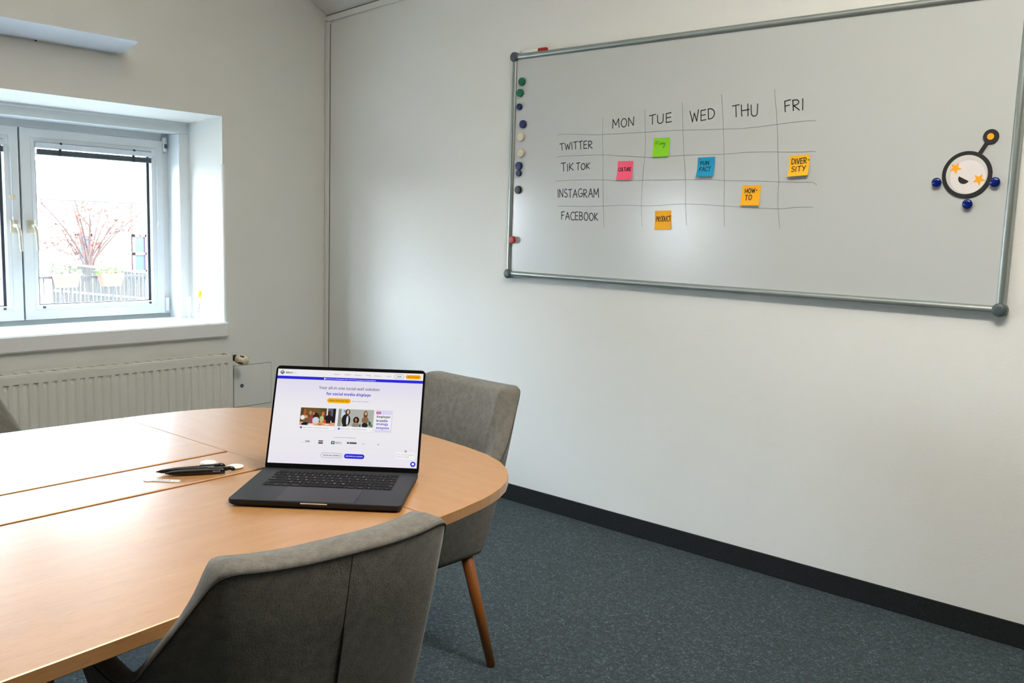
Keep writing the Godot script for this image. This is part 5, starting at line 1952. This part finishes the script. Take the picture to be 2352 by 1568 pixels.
	slab(s, round_rect(-w / 2, 0.0, w / 2, 0.2470, 0.0105, 6), -0.0042, -0.0002, hinge, 0.0006)
	var lid := obj("lid", s, M.laptop, t)
	s = tool()
	slab(s, round_rect(-w / 2 + 0.0008, 0.002, w / 2 - 0.0008, 0.2462, 0.0100, 6), -0.0004, 0.0004, hinge)
	obj("bezel", s, M.bezel, lid)
	s = tool(true)
	tube(s, [hinge * Vector3(-0.15, -0.002, -0.004), hinge * Vector3(0.15, -0.002, -0.004)], 0.0045, -1, 12)
	obj("hinge", s, M.key, lid)
	var glow := mat("laptop screen", Color.BLACK, 0.25)
	glow.emission_enabled = true
	glow.emission_texture = screen_picture()
	glow.emission_operator = BaseMaterial3D.EMISSION_OP_ADD
	glow.emission = Color.BLACK
	glow.emission_energy_multiplier = 0.80
	s = tool()
	var sx := 0.3455 / 2
	var sy0 := 0.0155
	var sy1 := 0.2385
	var uv := [Vector2(0, 1), Vector2(1, 1), Vector2(1, 0), Vector2(0, 0)]
	var co := [hinge * Vector3(-sx, sy0, 0.0007), hinge * Vector3(sx, sy0, 0.0007), hinge * Vector3(sx, sy1, 0.0007), hinge * Vector3(-sx, sy1, 0.0007)]
	for k in [0, 2, 1, 0, 3, 2]:
		s.set_uv(uv[k])
		s.add_vertex(co[k])
	var scr := obj("screen", s, glow, lid)
	scr.set_meta("label", "lit screen with a web page in violet and amber")

func shrink(p: PackedVector2Array, d: float) -> PackedVector2Array:
	var c := Vector2.ZERO
	var e := Vector2.ZERO
	for q in p:
		e = Vector2(maxf(e.x, absf(q.x)), maxf(e.y, absf(q.y)))
	var out := PackedVector2Array()
	for q in p:
		out.append(Vector2(q.x * (e.x - d) / e.x, q.y * (e.y - d) / e.y))
	return out

func cap_plan(s: SurfaceTool, p: PackedVector2Array, y: float, above: bool) -> void:
	for i in p.size():
		var a := p[i]
		var b := p[(i + 1) % p.size()]
		if above:
			tri(s, Vector3(0, y, 0), Vector3(a.x, y, -a.y), Vector3(b.x, y, -b.y))
		else:
			tri(s, Vector3(0, y, 0), Vector3(b.x, y, -b.y), Vector3(a.x, y, -a.y))

# ---------------------------------------------------------------- small things on the table and the sill
func flat_text(text: String, height: float, weight := 400) -> Array:
	var tm: TextMesh = letters(text, weight)
	return [tm, height / 0.35, tm.get_aabb()]

func build_small_things() -> void:
	var s: SurfaceTool
	# two black click pens
	var pens := [[Vector3(0.979, 0, -1.889), Vector3(1.111, 0, -1.828), "black click pen lying at the back of the pair on the table", 0.0], [Vector3(0.986, 0, -1.862), Vector3(1.113, 0, -1.790), "black click pen with small silver print, lying in front of the pair on the table", 1.0]]
	for q in pens:
		var a: Vector3 = q[0]
		var dir: Vector3 = (q[1] - a).normalized()
		var t := thing("click_pen", q[2], "pen", a + Vector3(0, TOP, 0), -atan2(dir.z, dir.x), "black click pens")
		var lie := Transform3D(Basis(Vector3(0, 0, 1), -PI / 2), Vector3(0, 0.0071, 0))
		s = tool(true)
		lathe(s, [Vector2(0.0, 0.0), Vector2(0.0013, 0.0), Vector2(0.0018, 0.004), Vector2(0.0038, 0.010), Vector2(0.0056, 0.024), Vector2(0.0066, 0.040), Vector2(0.0070, 0.070), Vector2(0.0069, 0.122), Vector2(0.0060, 0.128), Vector2(0.0, 0.128)], 20, lie)
		obj("barrel", s, M.pen_black, t)
		s = tool(true)
		tube(s, catmull([Vector3(0.122, 0.0075, 0.0), Vector3(0.130, 0.0100, 0.0), Vector3(0.139, 0.0118, 0.0), Vector3(0.1455, 0.0095, 0.0), Vector3(0.1465, 0.0060, 0.0)], 5), 0.0050, 0.0046, 10)
		obj("push_button", s, M.pen_black, t)
		s = tool()
		cbox(s, Vector3(0.092, 0.0132, -0.0026), Vector3(0.138, 0.0154, 0.0026), 0.0008)
		obj("clip", s, M.pen_black, t)
		if q[3] > 0.0:
			s = tool()
			var pr: Array = flat_text("WALLS.IO", 0.0028, 500)
			var k: float = pr[1]
			# printed on the side that faces the camera
			var tilt := Basis(Vector3.RIGHT, -0.35)
			s.append_from(pr[0], 0, Transform3D(tilt * Basis.IDENTITY.scaled(Vector3.ONE * k), Vector3(0.1015, 0.0080, 0.0073)))
			var mk := PackedVector2Array([Vector2(0.0935, 0.0046), Vector2(0.0967, 0.0076), Vector2(0.0935, 0.0106), Vector2(0.0903, 0.0076)])
			slab(s, mk, 0.0058, 0.0060, Transform3D(Basis(Vector3.RIGHT, -0.35), Vector3(0, 0.0022, 0.0034)))
			obj("print", s, M.print_grey, t)
	# two white button badges
	for q in [[Vector3(1.104, TOP, -1.880), 0.006, "white round badge propped up behind the pens"], [Vector3(1.140, TOP, -1.822), 0.0015, "white round badge lying flat next to the laptop"]]:
		var t := thing("button_badge", q[2], "badge", q[0], 0.0, "white badges on the table")
		var y: float = q[1]
		s = tool(true)
		lathe(s, [Vector2(0, y), Vector2(0.0165, y), Vector2(0.0185, y + 0.0018), Vector2(0.0180, y + 0.0034), Vector2(0.0150, y + 0.0046), Vector2(0.0090, y + 0.0054), Vector2(0.0, y + 0.0057)], 32)
		obj("badge_disc", s, M.white_plastic, t)
		s = tool(true)
		lathe(s, [Vector2(0.0, 0.0), Vector2(0.0085, 0.0), Vector2(0.0100, y), Vector2(0.0, y)], 20)
		obj("pin_back", s, M.dark_metal, t)
	# slim white stick with print
	var ca := Vector3(0.939, TOP, -1.868)
	var cb := Vector3(0.990, TOP, -1.806)
	var cd := (cb - ca).normalized()
	var st := thing("paper_stick", "small white printed paper stick with a rounded head lying before the pens", "stick", ca, -atan2(cd.z, cd.x))
	s = tool()
	var len := ca.distance_to(cb)
	var p := PackedVector2Array()
	for k in 13:
		var a := deg_to_rad(38.0 + 284.0 * k / 12.0)
		p.append(Vector2(0.012 + 0.012 * cos(a), 0.012 * sin(a)))
	p.append(Vector2(len - 0.005, -0.0085))
	p.append(Vector2(len, -0.0045))
	p.append(Vector2(len, 0.0045))
	p.append(Vector2(len - 0.005, 0.0085))
	slab(s, p, 0.0, 0.0018, lying(0.0), 0.0003)
	obj("stick_body", s, M.white_plastic, st)
	var flat := func(text: String, x: float, h: float, m: Material, weight: int) -> void:
		var pr: Array = flat_text(text, h, weight)
		var k: float = pr[1]
		var s3 := tool()
		s3.append_from(pr[0], 0, Transform3D(Basis(Vector3(k, 0, 0), Vector3(0, 0, -k), Vector3(0, k, 0)), Vector3(x, 0.0020, 0.0)))
		obj("print", s3, m, st)
	flat.call("WALLS", len * 0.36, 0.0072, M.ink, 800)
	flat.call(".IO", len * 0.80, 0.0062, M.print_gold, 400)
	# drinking glass on the sill with a yellow capped marker in it
	var clear := mat("clear glass", Color(0.9, 0.95, 0.95, 0.06), 0.02)
	clear.transparency = BaseMaterial3D.TRANSPARENCY_ALPHA
	var gy := SILL_Y - 0.003
	var g := thing("drinking_glass", "small clear drinking glass on the window sill holding a marker", "glass", Vector3(2.503, gy, -4.395))
	s = tool(true)
	lathe(s, [Vector2(0.0, 0.0), Vector2(0.024, 0.0), Vector2(0.026, 0.003), Vector2(0.0385, 0.122), Vector2(0.0380, 0.1235), Vector2(0.0368, 0.122), Vector2(0.0245, 0.014), Vector2(0.022, 0.011), Vector2(0.0, 0.010)], 32)
	obj("glass_body", s, clear, g)
	var mk2 := thing("yellow_marker", "white marker with a yellow cap standing in the glass on the sill", "marker", Vector3(2.516, gy + 0.0125, -4.384))
	mk2.rotation = Vector3(0.10, 0.3, -0.09)
	s = tool(true)
	lathe(s, [Vector2(0, 0), Vector2(0.0072, 0), Vector2(0.0078, 0.002), Vector2(0.0078, 0.105), Vector2(0, 0.105)], 16)
	obj("barrel", s, M.white_plastic, mk2)
	s = tool(true)
	lathe(s, [Vector2(0, 0.105), Vector2(0.0086, 0.105), Vector2(0.0086, 0.140), Vector2(0.0074, 0.144), Vector2(0, 0.144)], 16)
	obj("cap", s, mat("yellow plastic", rgb8(242, 200, 30), 0.4), mk2)
	s = tool()
	for k in 6:
		box(s, Vector3(-0.003, 0.030 + k * 0.009, 0.0076), Vector3(0.003, 0.036 + k * 0.009 - (k % 2) * 0.003, 0.0081))
	obj("print", s, M.ink_thin, mk2)
